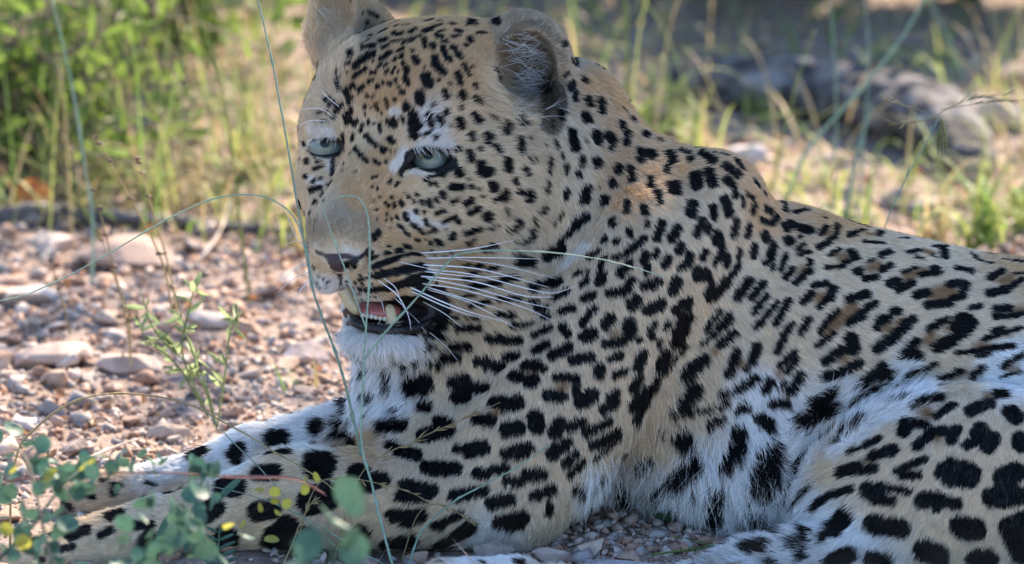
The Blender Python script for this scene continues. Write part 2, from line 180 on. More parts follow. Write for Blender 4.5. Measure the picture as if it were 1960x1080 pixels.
((300,810,4), """770 680 880 660 140;1180 600 1300 560 210;920 900 1080 900 230;980 820 1080 880 190;530 900 560 900 130;1200 1000 1480 1010 90"""),
]
# tawny middles of the rosettes
TAWNY = [
((1470,370,4), """570 490 570 500 90;780 580 850 560 70;1060 650 1200 600 70;1270 790 1400 750 110;1200 450 1230 460 90;780 320 800 320 80;1180 290 1200 290 60;1650 430 1750 450 70;1800 680 1850 660 80;1860 900 1950 900 50;400 800 400 810 90;650 880 500 1000 100;250 620 280 580 60;1000 1000 1050 970 60;1380 1040 1430 990 60;450 330 460 300 50"""),
((1040,600,4), """1500 400 1520 390 60;1310 290 1320 290 60;1800 480 1820 450 50;540 160 560 170 50;130 550 160 560 60"""),
((1470,600,4), """570 350 600 340 70;1250 170 1220 220 80;900 130 940 90 60;760 600 800 560 50;1200 780 1220 770 80;1680 640 1690 640 60;1290 960 1300 970 50;1600 260 1680 250 60;150 610 150 620 50;1420 470 1520 460 50;1130 480 1160 470 40;1850 150 1750 170 40;1850 430 1900 420 50;540 80 450 150 70"""),
((600,600,4), """1640 440 1700 460 50;1390 760 1420 750 60"""),
((1470,810,4), """760 290 800 300 50;1280 110 1300 120 60;1660 90 1680 80 50"""),
]
# ------------------------------------------------------------------ the leopard's body as one smooth skin
def _basis(Rv, Fv):
    Rv = np.array(Rv, float); Rv /= np.linalg.norm(Rv)
    Fv = np.array(Fv, float); Fv -= Rv * Fv.dot(Rv); Fv /= np.linalg.norm(Fv)
    U = np.cross(Fv, Rv)
    if U[1] > 0: U = -U
    return np.array([Rv, U, Fv])      # rows

HB = _basis((0.90, 0.10, -0.42), (-0.41, 0.18, -0.89))
ID = np.eye(3)

def axis(a, ha, b, hb, c, hc):
    """uneven grid line: coarse a..ha, fine etc."""
    return np.concatenate([np.arange(a, b, ha), np.arange(b, c, hb), np.arange(c, hc[1], hc[0])])

gx = axis(-40, 8, 550, 5.0, 1115, (9, 2420))
gy = axis(-140, 5.0, -100, 5.0, 680, (8, 1200))
gd = axis(-480, 9, -200, 5.0, 320, (10, 640))
FLD = np.full((len(gx), len(gy), len(gd)), 1e3, np.float32)

def _box(c, rad, k):
    s = []
    for g, cc, rr in zip((gx, gy, gd), c, rad):
        s.append(slice(max(0, np.searchsorted(g, cc - rr - k - 14)), min(len(g), np.searchsorted(g, cc + rr + k + 14))))
    return tuple(s)

def _pts(s):
    return (gx[s[0]][:, None, None].astype(np.float32), gy[s[1]][None, :, None].astype(np.float32), gd[s[2]][None, None, :].astype(np.float32))

def _apply(s, dist, k, sub):
    cur = FLD[s]
    FLD[s] = -smin(-cur, dist, k) if sub else smin(cur, dist, k)

def ell(c, r, k=25, B=ID, sub=False):
    ext = np.sqrt(((B * np.array(r)[:, None]) ** 2).sum(0))
    s = _box(c, ext, k); X, Y, D = _pts(s)
    X = X - c[0]; Y = Y - c[1]; D = D - c[2]
    k0 = 0; k1 = 0
    for i in range(3):
        q = X * B[i, 0] + Y * B[i, 1] + D * B[i, 2]
        k0 = k0 + (q / r[i]) ** 2; k1 = k1 + (q / r[i] ** 2) ** 2
    k0 = np.sqrt(k0); k1 = np.sqrt(k1) + 1e-9
    _apply(s, (k0 * (k0 - 1) / k1).astype(np.float32), k, sub)

def cap(a, ra, b, rb, k=35, sub=False):
    a = np.array(a, float); b = np.array(b, float)
    lo = np.minimum(a - ra, b - rb); hi = np.maximum(a + ra, b + rb)
    s = _box((lo + hi) / 2, (hi - lo) / 2, k); X, Y, D = _pts(s)
    ab = b - a; L2 = ab.dot(ab)
    t = np.clip(((X - a[0]) * ab[0] + (Y - a[1]) * ab[1] + (D - a[2]) * ab[2]) / L2, 0, 1)
    d = np.sqrt((X - a[0] - t * ab[0]) ** 2 + (Y - a[1] - t * ab[1]) ** 2 + (D - a[2] - t * ab[2]) ** 2) - (ra + (rb - ra) * t)
    _apply(s, d.astype(np.float32), k, sub)

def front(px, py):
    i = np.searchsorted(gx, px); j = np.searchsorted(gy, py)
    col = FLD[i, j]; w = np.where(col < 0)[0]
    return float(gd[w[0]]) if len(w) else 0.0

# trunk
cap((1330, 690, 270), 322, (1900, 830, 300), 332, 60)
ell((2040, 840, 270), (360, 335, 320), 60)
ell((1500, 570, 230), (150, 165, 150), 60)
ell((1365, 420, 125), (112, 132, 130), 55)
cap((900, 320, 180), 180, (1180, 485, 205), 238, 60)
ell((1090, 290, 225), (130, 180, 140), 60)
ell((1205, 450, 215), (120, 160, 140), 60)
ell((1290, 470, 190), (110, 140, 130), 50)
cap((960, 640, 110), 200, (860, 800, 90), 150, 60)
cap((830, 580, 110), 130, (800, 770, 110), 118, 50)
# near shoulder, elbow, forearm, paw
cap((1240, 520, 60), 172, (1010, 860, -20), 150, 22)
cap((1010, 880, -25), 130, (985, 955, -45), 92, 30)
cap((985, 950, -50), 98, (560, 955, -110), 92, 40)
ell((860, 860, 0), (170, 95, 110), 50)
cap((560, 955, -110), 92, (300, 1010, -150), 54, 30)
cap((300, 1010, -150), 56, (120, 1065, -190), 60, 20)
for _i in range(4):
    cap((110, 1062, -150 - 28 * _i), 30, (35, 1080, -150 - 30 * _i), 30, 12)
# far foreleg and paw
cap((760, 845, 210), 95, (480, 885, 235), 64, 30)
cap((480, 885, 235), 64, (330, 935, 250), 50, 20)
cap((330, 935, 250), 52, (170, 958, 240), 50, 20)
# haunch, hind leg and foot
ell((1855, 985, -60), (330, 250, 190), 14)
cap((1620, 1070, -150), 80, (1430, 1100, -190), 58, 26)
cap((1430, 1100, -190), 56, (1290, 1150, -260), 48, 20)
cap((850, 1112, -400), 40, (990, 1108, -395), 42, 14)
cap((990, 1110, -395), 38, (1500, 1190, -400), 42, 14)
ell((1440, 900, 40), (170, 120, 90), 50)
# head
ell((793, 226, 140), (192, 188, 185), 40, HB)
ell((912, 355, 80), (116, 125, 135), 40, HB)
ell((885, 172, 175), (140, 138, 130), 40, HB)
ell((815, 400, 45), (85, 85, 95), 35, HB)
cap((800, 400, 40), 60, (722, 470, -48), 52, 30)
ell((900, 475, 75), (105, 120, 120), 45, HB)
ell((655, 345, 145), (78, 112, 108), 40, HB)
ell((665, 240, 150), (80, 90, 110), 45, HB)
cap((645, 340, 100), 62, (640, 470, -10), 52, 40)
cap((752, 290, 20), 76, (655, 445, -88), 64, 30)
ell((824, 268, 10), (62, 19, 40), 20, HB)
ell((636, 247, 58), (42, 19, 38), 20, HB)
ell((650, 478, -108), (52, 30, 46), 20, HB)
ell((738, 520, -62), (100, 54, 74), 30, HB)
ell((800, 530, 0), (62, 52, 60), 40, HB)
ell((632, 513, -70), (36, 46, 52), 20, HB)
cap((655, 540, -160), 5, (652, 560, -150), 7, 10, True)
ell((652, 500, -132), (46, 22, 28), 14, HB)
cap((760, 640, -25), 40, (880, 590, 60), 80, 30)
cap((715, 590, 10), 60, (840, 590, 60), 70, 25)
ell((728, 648, -48), (66, 34, 52), 20, HB)
# mouth opening
cap((688, 598, -150), 20, (775, 602, -100), 22, 8, True)
cap((690, 596, -50), 20, (815, 600, -20), 22, 8, True)
# ears
E1 = _basis((0.93, 0.05, -0.36), (-0.36, 0.10, -0.93))
ell((1005, 130, 165), (98, 113, 62), 28, E1)
cap((1086, 170, 140), 9, (1042, 300, 66), 8, 8)
cap((1042, 300, 66), 8, (1040, 350, 60), 5, 10)
ell((1006, 136, 98), (55, 76, 84), 10, E1, True)
ca, sa = math.cos(0.17), math.sin(0.17)
E2 = _basis((0.85 * ca, 0.85 * sa, -0.5), (-0.5, 0.10, -0.85))
ell((646, 34, 225), (55, 118, 50), 26, E2)
ell((628, 30, 176), (40, 98, 62), 8, E2, True)
cap((660, 110, 215), 38, (655, 210, 160), 50, 30)
cap((694, 8, 245), 26, (752, 66, 235), 20, 22)
# nostrils
dn = front(690, 512)
cap((712, 497, front(712, 497)), 7, (685, 508, dn - 2), 10, 5, True)
cap((685, 508, dn - 2), 10, (664, 510, front(664, 510)), 6, 5, True)
# eyes: almond openings cut where the skin is
EYES = []
for (ex, ey, rw, rh, sl_, tag_) in ((824, 307, 42, 16, 0.06, 'near'), (627, 283, 27, 12, -0.02, 'far')):
    de = front(ex, ey)
    EYES.append((ex, ey, de, rw, rh))
    if rw > 40: cap((790, 316, front(790, 316)), 7, (772, 336, front(772, 336)), 4, 6, True)
    c_, s_ = math.cos(sl_), math.sin(sl_)
    Bx = _basis((0.95 * c_, -s_, -0.30), (-0.3, 0.1, -0.93))
    ell((ex, ey, de + 4), (rw, rh, 34), 6, Bx, True)

def surface_nets(F, xs, ys, ds):
    S = F < 0
    nx, ny, nd = F.shape
    c = np.zeros((nx - 1, ny - 1, nd - 1), np.uint8)
    for i in (0, 1):
        for j in (0, 1):
            for k in (0, 1):
                c += S[i:nx - 1 + i, j:ny - 1 + j, k:nd - 1 + k]
    cells = np.argwhere((c > 0) & (c < 8)); del c
    idx = -np.ones((nx - 1, ny - 1, nd - 1), np.int32)
    idx[cells[:, 0], cells[:, 1], cells[:, 2]] = np.arange(len(cells))
    acc = np.zeros((len(cells), 3)); cnt = np.zeros(len(cells))
    I, J, K = cells.T
    crn = [(i, j, k) for i in (0, 1) for j in (0, 1) for k in (0, 1)]
    for a in crn:
        for ax in range(3):
            if a[ax]: continue
            b = list(a); b[ax] = 1
            fa = F[I + a[0], J + a[1], K + a[2]]; fb = F[I + b[0], J + b[1], K + b[2]]
            m = (fa < 0) != (fb < 0)
            t = np.where(m, fa / np.where(m, fa - fb, 1), 0)
            p = np.stack([np.full(len(I), float(a[q])) for q in range(3)], 1); p[:, ax] = t
            acc[m] += p[m]; cnt[m] += 1
    p = acc / cnt[:, None]
    out = np.empty((len(cells), 3))
    for q, (g, ii) in enumerate(zip((xs, ys, ds), (I, J, K))):
        out[:, q] = g[ii] + p[:, q] * (g[ii + 1] - g[ii])
    quads = []
    for ax in range(3):
        o1, o2 = [q for q in range(3) if q != ax]
        sl0 = [slice(1, -1)] * 3; sl0[ax] = slice(0, -1)
        sl1 = [slice(1, -1)] * 3; sl1[ax] = slice(1, None)
        A = S[tuple(sl0)]; Bm = S[tuple(sl1)]
        e = np.argwhere(A != Bm)
        flip = A[e[:, 0], e[:, 1], e[:, 2]]
        e = e + 1; e[:, ax] -= 1
        q = []
        for (u, v) in ((-1, -1), (0, -1), (0, 0), (-1, 0)):
            cc = e.copy(); cc[:, o1] += u; cc[:, o2] += v
            q.append(idx[cc[:, 0], cc[:, 1], cc[:, 2]])
        q = np.stack(q, 1)
        if ax == 1: flip = ~flip
        q[~flip] = q[~flip][:, ::-1]
        quads.append(q)
    return out, np.concatenate(quads)

LV, LQ = surface_nets(FLD, gx, gy, gd)
del FLD
print('nets', len(LV), len(LQ), time.time() - T0)
# smoothing pass
def smooth(v, q, n, lam=0.5):
    e = np.concatenate([q[:, [0, 1]], q[:, [1, 2]], q[:, [2, 3]], q[:, [3, 0]]])
    cnt = np.bincount(e[:, 0], minlength=len(v)) + np.bincount(e[:, 1], minlength=len(v))
    for _ in range(n):
        s = np.zeros_like(v)
        for c in range(3):
            s[:, c] = np.bincount(e[:, 0], v[e[:, 1], c], len(v)) + np.bincount(e[:, 1], v[e[:, 0], c], len(v))
        v = v + lam * (s / cnt[:, None] - v)
    return v
LV = smooth(LV, LQ, 2)
# winding check: outward normals (away from the inside)
WV = P(LV[:, 0], LV[:, 1], LV[:, 2])
def face_normals(v, q):
    n = np.cross(v[q[:, 2]] - v[q[:, 0]], v[q[:, 3]] - v[q[:, 1]])
    a = np.linalg.norm(n, axis=1) / 2
    return n / (2 * a[:, None] + 1e-20), a
fn, fa = face_normals(WV, LQ)
fc = WV[LQ].mean(1)
if (fn * fc).sum(1).dot(fa) - fn.mean(0).dot(fc.mean(0)) * 0 < 0 and ((fn * (fc - fc.mean(0))).sum(1) * fa).sum() < 0:
    LQ = LQ[:, ::-1]; fn = -fn
elif ((fn * (fc - fc.mean(0))).sum(1) * fa).sum() < 0:
    LQ = LQ[:, ::-1]; fn = -fn
BVH = BVHTree.FromPolygons([tuple(p) for p in WV], [tuple(int(i) for i in f) for f in LQ])
print('bvh', time.time() - T0)

def hit(px, py):
    tgt = P(px, py, 0.0); dr = tgt - CAM; dr /= np.linalg.norm(dr)
    r = BVH.ray_cast(V3(CAM), V3(dr))
    return np.array(r[0]) if r[0] is not None else None

def to_px(w):
    r = w - CAM
    z = r @ FWD; x = r @ RGT; v = r @ UPV
    return np.stack([x * DIST / z / PX + 980, 540 - v * DIST / z / PX, (z - DIST) / PX], -1)
# ------------------------------------------------------------------ coat colours, flow and length, read at places on the body
cT = (.60, .395, .21); cC = (.70, .56, .39); cW = (.80, .80, .80); cN = (.40, .32, .23); cD = (.37, .29, .20)
# x, y, flow dx, flow dy, length, lift, colour
FLOW = [
 (650, 430, .15, -1, 9, .22, cN), (610, 430, -.2, -1, 9, .2, cN), (700, 440, .4, -1, 9, .2, cN), (690, 370, .3, -1, 10, .2, cT), (650, 480, .0, -1, 7, .3, cC), (690, 490, .2, -1, 7, .3, cC),
 (600, 400, -.5, -.6, 10, .2, cC), (590, 330, -.8, .1, 12, .25, cC), (600, 240, -.5, -.5, 14, .3, cC), (740, 300, .2, -1, 12, .2, cT), (700, 250, .1, -1, 12, .2, cC), (780, 290, .4, -.7, 12, .25, cC),
 (740, 200, .2, -1, 13, .2, cT), (680, 150, .1, -1, 13, .2, cT), (800, 120, .4, -.9, 14, .2, cT), (850, 50, .5, -.7, 14, .25, cT), (760, 60, .3, -1, 14, .22, cT), (900, 150, .6, -.6, 15, .25, cT), (930, 90, .6, -.5, 15, .25, cT),
 (880, 240, .9, -.3, 18, .3, cC), (950, 270, 1, 0, 22, .3, cC), (820, 255, .6, -.5, 20, .5, cW), (870, 320, 1, 0, 16, .22, cC), (800, 350, 1, .35, 12, .2, cC), (900, 400, 1, .2, 16, .22, cC), (840, 440, 1, .3, 14, .22, cC), (960, 330, 1, .2, 18, .25, cC),
 (1000, 400, .8, .5, 22, .3, cC), (980, 460, .7, .7, 26, .3, cC), (780, 420, 1, .3, 10, .2, cC), (740, 400, .8, -.2, 10, .2, cT), (740, 460, 1, .1, 10, .2, cT), (800, 470, 1, .2, 12, .2, cT),
 (690, 540, .9, .3, 9, .25, cC), (740, 530, 1, .1, 10, .25, cT), (800, 530, 1, .15, 12, .25, cC), (680, 560, .6, .7, 10, .3, cW), (620, 510, -.6, .5, 10, .25, cC), (620, 540, -.4, .8, 12, .3, cW),
 (720, 670, .1, 1, 30, .4, cW), (690, 655, -.3, .9, 34, .45, cW), (780, 665, .5, .9, 32, .35, cW), (850, 640, .8, .6, 26, .3, cC), (900, 560, .9, .4, 24, .3, cC), (880, 500, .9, .4, 22, .3, cT), (730, 720, .1, 1, 42, .35, cW), (700, 780, -.2, 1, 42, .4, cW), (760, 780, -.1, 1, 36, .35, cW),
 # ears
 (1020, 30, .5, -.7, 9, .2, cD), (1085, 110, .9, 0, 9, .2, cD), (960, 90, -.4, -.8, 10, .2, cD), (1080, 180, .5, .8, 10, .2, cD), (1000, 120, .8, .2, 22, .5, cD), (1040, 170, .8, .3, 26, .5, cD), (950, 190, .6, .5, 34, .6, cC), (990, 220, .9, .3, 38, .6, cC), (935, 150, .3, .4, 24, .5, cC), (1020, 250, .6, .8, 20, .3, cC),
 (620, 60, .3, -.6, 30, .4, cC), (600, 30, -.3, -.8, 16, .3, cC), (660, 100, .2, -.9, 20, .3, cC), (640, 150, -.2, -.8, 24, .3, cC), (700, 60, .5, -.6, 10, .2, cD), (620, 200, -.5, -.2, 14, .3, cC),
 # neck, back
 (1120, 180, .7, .3, 18, .3, cT), (1100, 250, .3, .9, 20, .28, cC), (1100, 350, .3, 1, 20, .25, cC), (1200, 250, .6, .6, 18, .3, cT), (1180, 350, .35, .95, 20, .25, cT), (1080, 450, .2, 1, 22, .25, cC), (1150, 480, .3, 1, 22, .25, cC),
 (1300, 300, .7, .5, 16, .28, cT), (1400, 300, .8, .3, 14, .25, cT), (1380, 400, .5, .9, 15, .22, cC), (1300, 450, .4, .95, 17, .22, cC), (1480, 400, .8, .5, 14, .25, cT), (1600, 410, .9, .3, 14, .25, cT), (1800, 450, .9, .35, 14, .25, cC), (1950, 500, .9, .4, 14, .25, cT),
 (1250, 560, .35, .95, 18, .22, cC), (1130, 580, .3, 1, 20, .22, cC), (1000, 600, .4, .9, 22, .25, cC), (950, 560, .8, .5, 24, .28, cC), (1180, 700, .2, 1, 18, .22, cC), (1050, 700, .2, 1, 19, .22, cC), (900, 700, .2, 1, 22, .25, cC), (820, 720, .05, 1, 26, .28, cC),
 (1450, 500, .6, .8, 15, .22, cC), (1600, 520, .85, .45, 15, .22, cC), (1750, 560, .9, .4, 15, .22, cC), (1900, 600, .9, .35, 15, .22, cC), (1500, 650, .6, .75, 17, .22, cC), (1650, 680, .75, .6, 17, .22, cC), (1800, 680, .85, .45, 20, .25, cC), (1930, 700, .9, .4, 20, .25, cW), (1350, 650, .5, .85, 20, .25, cC), (1330, 760, .4, .9, 26, .28, cC), (1450, 760, .4, .9, 22, .25, cW), (1260, 820, .0, 1, 36, .3, cC),
 # arm
 (1000, 800, .05, 1, 19, .22, cC), (1120, 850, .1, 1, 20, .22, cC), (1000, 920, -.3, 1, 20, .22, cC), (900, 900, -.3, .95, 19, .22, cC), (850, 1000, -.7, .7, 20, .25, cC), (960, 1010, -.3, .9, 22, .3, cW), (800, 820, .0, 1, 20, .25, cC), (700, 830, -.5, .6, 22, .28, cT), (700, 950, -.7, .6, 18, .22, cC), (550, 880, -.6, .2, 18, .25, cC), (500, 960, -.8, .4, 15, .22, cC), (350, 1000, -.9, .2, 13, .22, cC), (350, 940, -.9, -.1, 14, .25, cC), (150, 1050, -1, .2, 12, .22, cC),
 (640, 760, -.5, -.4, 28, .35, cW), (560, 790, -.7, -.3, 26, .35, cW), (560, 840, -.7, .3, 22, .3, cW), (440, 850, -.8, .1, 18, .28, cW), (330, 900, -1, 0, 20, .32, cW), (180, 940, -1, .1, 18, .32, cC), (700, 730, -.3, .9, 34, .35, cW),
 (1085, 900, .1, 1, 20, .22, cC), (1040, 975, 0, 1, 20, .22, cC), (1150, 845, .1, 1, 20, .25, cC), (980, 985, -.2, 1, 20, .22, cC), (1200, 760, .2, 1, 19, .25, cC),
 # belly, thigh, hind leg
 (1150, 920, -.2, 1, 46, .35, cW), (1250, 950, -.3, .9, 50, .35, cW), (1350, 900, .1, 1, 44, .3, cW), (1450, 880, .2, 1, 44, .3, cW), (1400, 980, .1, 1, 50, .35, cW), (1530, 860, .55, -.75, 42, .3, cW), (1620, 790, .6, -.6, 40, .3, cW), (1720, 740, .7, -.3, 34, .3, cW), (1520, 970, .1, .9, 44, .3, cW),
 (1600, 900, -.7, .3, 22, .3, cC), (1560, 970, -.8, .3, 28, .35, cW), (1700, 850, -.5, .6, 16, .24, cC), (1700, 960, -.4, .8, 17, .22, cC), (1850, 800, -.1, 1, 14, .22, cC), (1850, 900, -.2, 1, 15, .22, cC), (1950, 850, 0, 1, 14, .22, cC), (1850, 1040, -.3, .9, 17, .22, cC), (1650, 1040, -.6, .7, 24, .25, cW),
 (1500, 1030, -.9, -.1, 36, .35, cW), (1400, 1060, -.9, .0, 32, .35, cW), (940, 1075, -.9, -.2, 16, .3, cW), (2200, 700, .9, .4, 15, .25, cC), (2200, 1000, .3, .9, 15, .25, cC),
]
WHITE = [((560, 160, 6.125), """1450 740 1640 700 80;1640 700 1860 730 85;1480 1065 1680 1050 55;1680 1050 1900 880 50;1180 990 1320 800 120;190 690 260 830 42;260 830 430 890 48;425 900 410 1010 40;545 690 540 1000 60;200 540 450 570 100;1180 330 1220 340 110;1540 340 1560 520 60"""),
         ((560, 320, 6.125), """1400 60 1700 20 60;1380 560 1500 680 120;1450 640 1800 680 60;260 915 640 960 40;640 960 780 1000 30;180 130 330 190 90"""),
         ((560, 480, 6.125), """600 350 640 440 110;700 480 900 560 90;330 470 480 470 120;1560 60 1900 60 60"""),
         ((1470, 600, 4), """650 950 1000 720 140;1000 720 1250 610 80;500 1070 700 900 120"""),
         ((600, 600, 4), """340 200 700 230 120;420 400 620 720 200;560 300 760 330 120"""),
         ((1040, 370, 4), """330 400 160 560 60""")]
# bare black skin round the eyes, and dark lips
DARK = [((560, 160, 6.125), """1380 880 1270 1060 95;1330 960 1440 930 110;1420 800 1640 770 30;1640 770 1850 790 40;1420 860 1500 960 34;1500 960 1640 1000 30;1640 1000 1850 840 34;250 672 400 655 40;400 655 530 650 30;270 690 340 790 55;340 790 480 850 38;475 850 465 1070 55"""),
        ((560, 480, 6.125), """690 800 880 920 60;880 920 1250 950 75;1250 950 1420 930 90;1420 930 1600 780 110;1600 780 1660 560 90;560 470 700 540 14;1080 590 1300 620 60;1450 620 1500 760 160;1500 440 1640 620 150;1250 620 1450 660 90;1680 480 1760 620 130;1640 700 1740 640 130;1500 900 1640 800 90;560 310 565 400 26;600 160 740 130 70;740 110 860 30 50;870 0 900 -20 50;620 200 650 180 40""")]
PINKNOSE = [((560, 480, 6.125), """270 10 400 60 50;400 70 560 70 80;440 130 560 140 90;500 200 560 210 90;460 180 560 290 60;550 290 565 320 60;560 60 740 90 70;550 260 560 300 50""")]
COATNOSE = (.055, .034, .040)

_F = np.array([[f[0], f[1], f[2], f[3], f[4], f[5], *f[6]] for f in FLOW], np.float32)

def field(pp):
    """flow, length, lift and colour at body points (photo units)"""
    out = np.empty((len(pp), 7), np.float32)
    for i in range(0, len(pp), 40000):
        q = pp[i:i + 40000].astype(np.float32)
        d2 = (q[:, 0:1] - _F[:, 0]) ** 2 + (q[:, 1:2] - _F[:, 1]) ** 2 + 300
        w = d2 ** -2.2
        w /= w.sum(1, keepdims=True)
        out[i:i + 40000] = w @ _F[:, 2:]
    return out

def capsules(data):
    res = []
    for (ox, oy, s), t in data:
        for it in t.split(';'):
            x1, y1, x2, y2, w = map(float, it.split())
            a = (ox + x1 / s, oy + y1 / s); b = (ox + x2 / s, oy + y2 / s); r = w / s / 2
            res.append((a, b, r))
    return res

def on_body(data, grow=0.0):
    """each blotch gets its place on the skin: ends, radius across (measured along the skin)"""
    res = []
    for a, b, r in capsules(data):
        A = hit(*a); B = hit(*b)
        if A is None or B is None:
            m = hit((a[0] + b[0]) / 2, (a[1] + b[1]) / 2)
            if A is None: A = m
            if B is None: B = m
            if A is None or B is None: continue
        if np.linalg.norm(A - B) > 3.0 * PX * (math.hypot(b[0] - a[0], b[1] - a[1]) + 12): B = A
        L = math.hypot(b[0] - a[0], b[1] - a[1])
        if L < 1: nx, ny = 1.0, 0.0
        else: nx, ny = -(b[1] - a[1]) / L, (b[0] - a[0]) / L
        mx, my = (a[0] + b[0]) / 2, (a[1] + b[1]) / 2
        S1 = hit(mx + nx * r, my + ny * r); S2 = hit(mx - nx * r, my - ny * r)
        M = (A + B) / 2; rr = r * PX
        cand = [np.linalg.norm(q - M) for q in (S1, S2) if q is not None and np.linalg.norm(q - M) < 2.2 * rr]
        wv = None
        if cand:
            q = max(cand)
            src = S1 if (S1 is not None and abs(np.linalg.norm(S1 - M) - q) < 1e-9) else S2
            wv = (src - M) / q
            rl = max(rr, q)
        else: rl = rr
        res.append((A, B, rr, wv, rl))
    return res

def paint(W, xs_order, caps_, soft, wob):
    """signed closeness (0..1) of points to any blotch"""
    val = np.zeros(len(W), np.float32)
    Xs = W[xs_order, 0]
    for A, B, r, wv, rl in caps_:
        R_ = rl + soft * 2
        lo = np.searchsorted(Xs, min(A[0], B[0]) - R_); hi = np.searchsorted(Xs, max(A[0], B[0]) + R_)
        if hi <= lo: continue
        ii = xs_order[lo:hi]; p = W[ii]
        m = (p[:, 2] > min(A[2], B[2]) - R_) & (p[:, 2] < max(A[2], B[2]) + R_) & (p[:, 1] > min(A[1], B[1]) - R_ * 1.5) & (p[:, 1] < max(A[1], B[1]) + R_ * 1.5)
        ii = ii[m]; p = p[m]
        if not len(ii): continue
        ab = B - A; L2 = ab.dot(ab) + 1e-12
        t = np.clip(((p - A) @ ab) / L2, 0, 1)
        v = p - A - t[:, None] * ab
        if wv is not None and rl > r * 1.05:
            s = v @ wv
            v = v - (s * (1 - r / rl))[:, None] * wv
        d = np.sqrt((v ** 2).sum(1))
        k = np.clip((r + wob[ii] - d) / soft + 0.5, 0, 1)
        val[ii] = np.maximum(val[ii], k)
    return val

rng = np.random.default_rng(7)
def gw(r): return float(np.interp(r / PX, [4, 8, 16], [0, .8, 2.8])) * PX
CB = [(A, B, r + gw(r), wv, rl + gw(r)) for A, B, r, wv, rl in on_body(SPOTS_CREASES)]; CT_ = [(A, B, r * 1.2, wv, rl * 1.2) for A, B, r, wv, rl in on_body(TAWNY)]; CWH = on_body(WHITE); CDK = on_body(DARK); CNO = on_body(PINKNOSE)
for ex, ey, de, rw, rh in EYES:
    ring = []
    for a in np.linspace(0, 2 * math.pi, 25):
        h = hit(ex + (rw + 4) * math.cos(a) , ey + (rh + 3) * math.sin(a) + (.1 * (rw + 4) * math.cos(a) if rw > 40 else 0))
        ring.append(h)
    for A, B in zip(ring[:-1], ring[1:]):
        if A is not None and B is not None: CDK.append((A, B, 6.5 * PX, None, 6.5 * PX))
# the same coat goes on round the far side and past the frame: blotches scattered along the flow
vn = np.zeros_like(WV)
for c in range(4): np.add.at(vn, LQ[:, c], fn * fa[:, None])
vn /= np.linalg.norm(vn, axis=1)[:, None] + 1e-12
view = WV - CAM; view /= np.linalg.norm(view, axis=1)[:, None]
facing = (vn * view).sum(1)
hid = np.where((facing > -0.10) | (LV[:, 0] > 1975) | (LV[:, 1] > 1095))[0]
rng.shuffle(hid)
taken = [(A + B) / 2 for A, B, *_ in CB]
for vi in hid[:9000]:
    p = WV[vi]
    if LV[vi, 1] < 130 and LV[vi, 0] < 1120 and facing[vi] < .3: continue
    g = 0.0125 + 0.008 * min(1, max(0, (LV[vi, 0] - 1000) / 700)) if LV[vi, 0] > 500 else .02
    if taken:
        T = np.array(taken)
        if ((T - p) ** 2).sum(1).min() < g * g: continue
    taken.append(p)
    n = vn[vi]; t = np.cross(n, rng.normal(size=3)); t /= np.linalg.norm(t)
    h_ = g * rng.uniform(.12, .3)
    CB.append((p - t * h_, p + t * h_, g * rng.uniform(.2, .3), None, g * .3))
print('blotches', len(CB), time.time() - T0)

def wobble(W, amp, f):
    s = np.sin(W @ np.array([1, .6, .3]) * f) + np.sin(W @ np.array([-.4, 1, .8]) * f * 1.3 + 1) + np.sin(W @ np.array([.5, -.7, 1]) * f * 1.9 + 2)
    return (s * amp / 3).astype(np.float32)

def coat(W, pp, jitter):
    o = np.argsort(W[:, 0])
    wob = wobble(W, 1.1 * PX, 900) + jitter
    return (paint(W, o, CB, 2.0 * PX, wob), paint(W, o, CT_, 14 * PX, wob), paint(W, o, CWH, 9 * PX, wob), paint(W, o, CDK, 2.5 * PX, wob * .3), paint(W, o, CNO, 3 * PX, wob * .3))

cBLK = np.array((.0045, .0045, .0055)); cTW = np.array((.28, .165, .078))
def colour(F8, b, t, w, dk, no, n):
    c = F8[:, 4:7].astype(np.float64).copy()
    c += (cTW - c) * (t * .95)[:, None]
    c += (np.array(cW) - c) * (w * .7)[:, None]
    c *= (1 + n)[:, None]
    c += (cBLK - c) * b[:, None]
    c += (np.array(COATNOSE) - c) * no[:, None]
    c += (np.array((.006, .0055, .007)) - c) * dk[:, None]
    return np.clip(c, 0, .95)

# ---- materials of the animal
g = NG('leopard skin')
at = g.n('ShaderNodeAttribute', attribute_name='coat'); g.l(at.outputs['Color'], g.b.inputs['Base Color'])
g.b.inputs['Roughness'].default_value = .55; g.b.inputs['Specular IOR Level'].default_value = .35
nz = g.noise(1500, 3); g.bump(nz.outputs['Fac'], .35, .0006)
M_SKIN = g.m
g = NG('leopard fur')
at = g.n('ShaderNodeAttribute', attribute_name='coat')
df = g.n('ShaderNodeBsdfDiffuse'); tr = g.n('ShaderNodeBsdfTranslucent'); gl = g.n('ShaderNodeBsdfGlossy')
gl.inputs['Roughness'].default_value = .38
g.l(at.outputs['Color'], df.inputs[0]); g.l(at.outputs['Color'], tr.inputs[0])
m1 = g.n('ShaderNodeMixShader'); m1.inputs[0].default_value = .27; g.l(df.outputs[0], m1.inputs[1]); g.l(tr.outputs[0], m1.inputs[2])
m2 = g.n('ShaderNodeMixShader'); m2.inputs[0].default_value = .012; gl.inputs[0].default_value = (.9, .9, .95, 1)
g.l(m1.outputs[0], m2.inputs[1]); g.l(gl.outputs[0], m2.inputs[2]); g.l(m2.outputs[0], g.o.inputs[0])
M_FUR = g.m

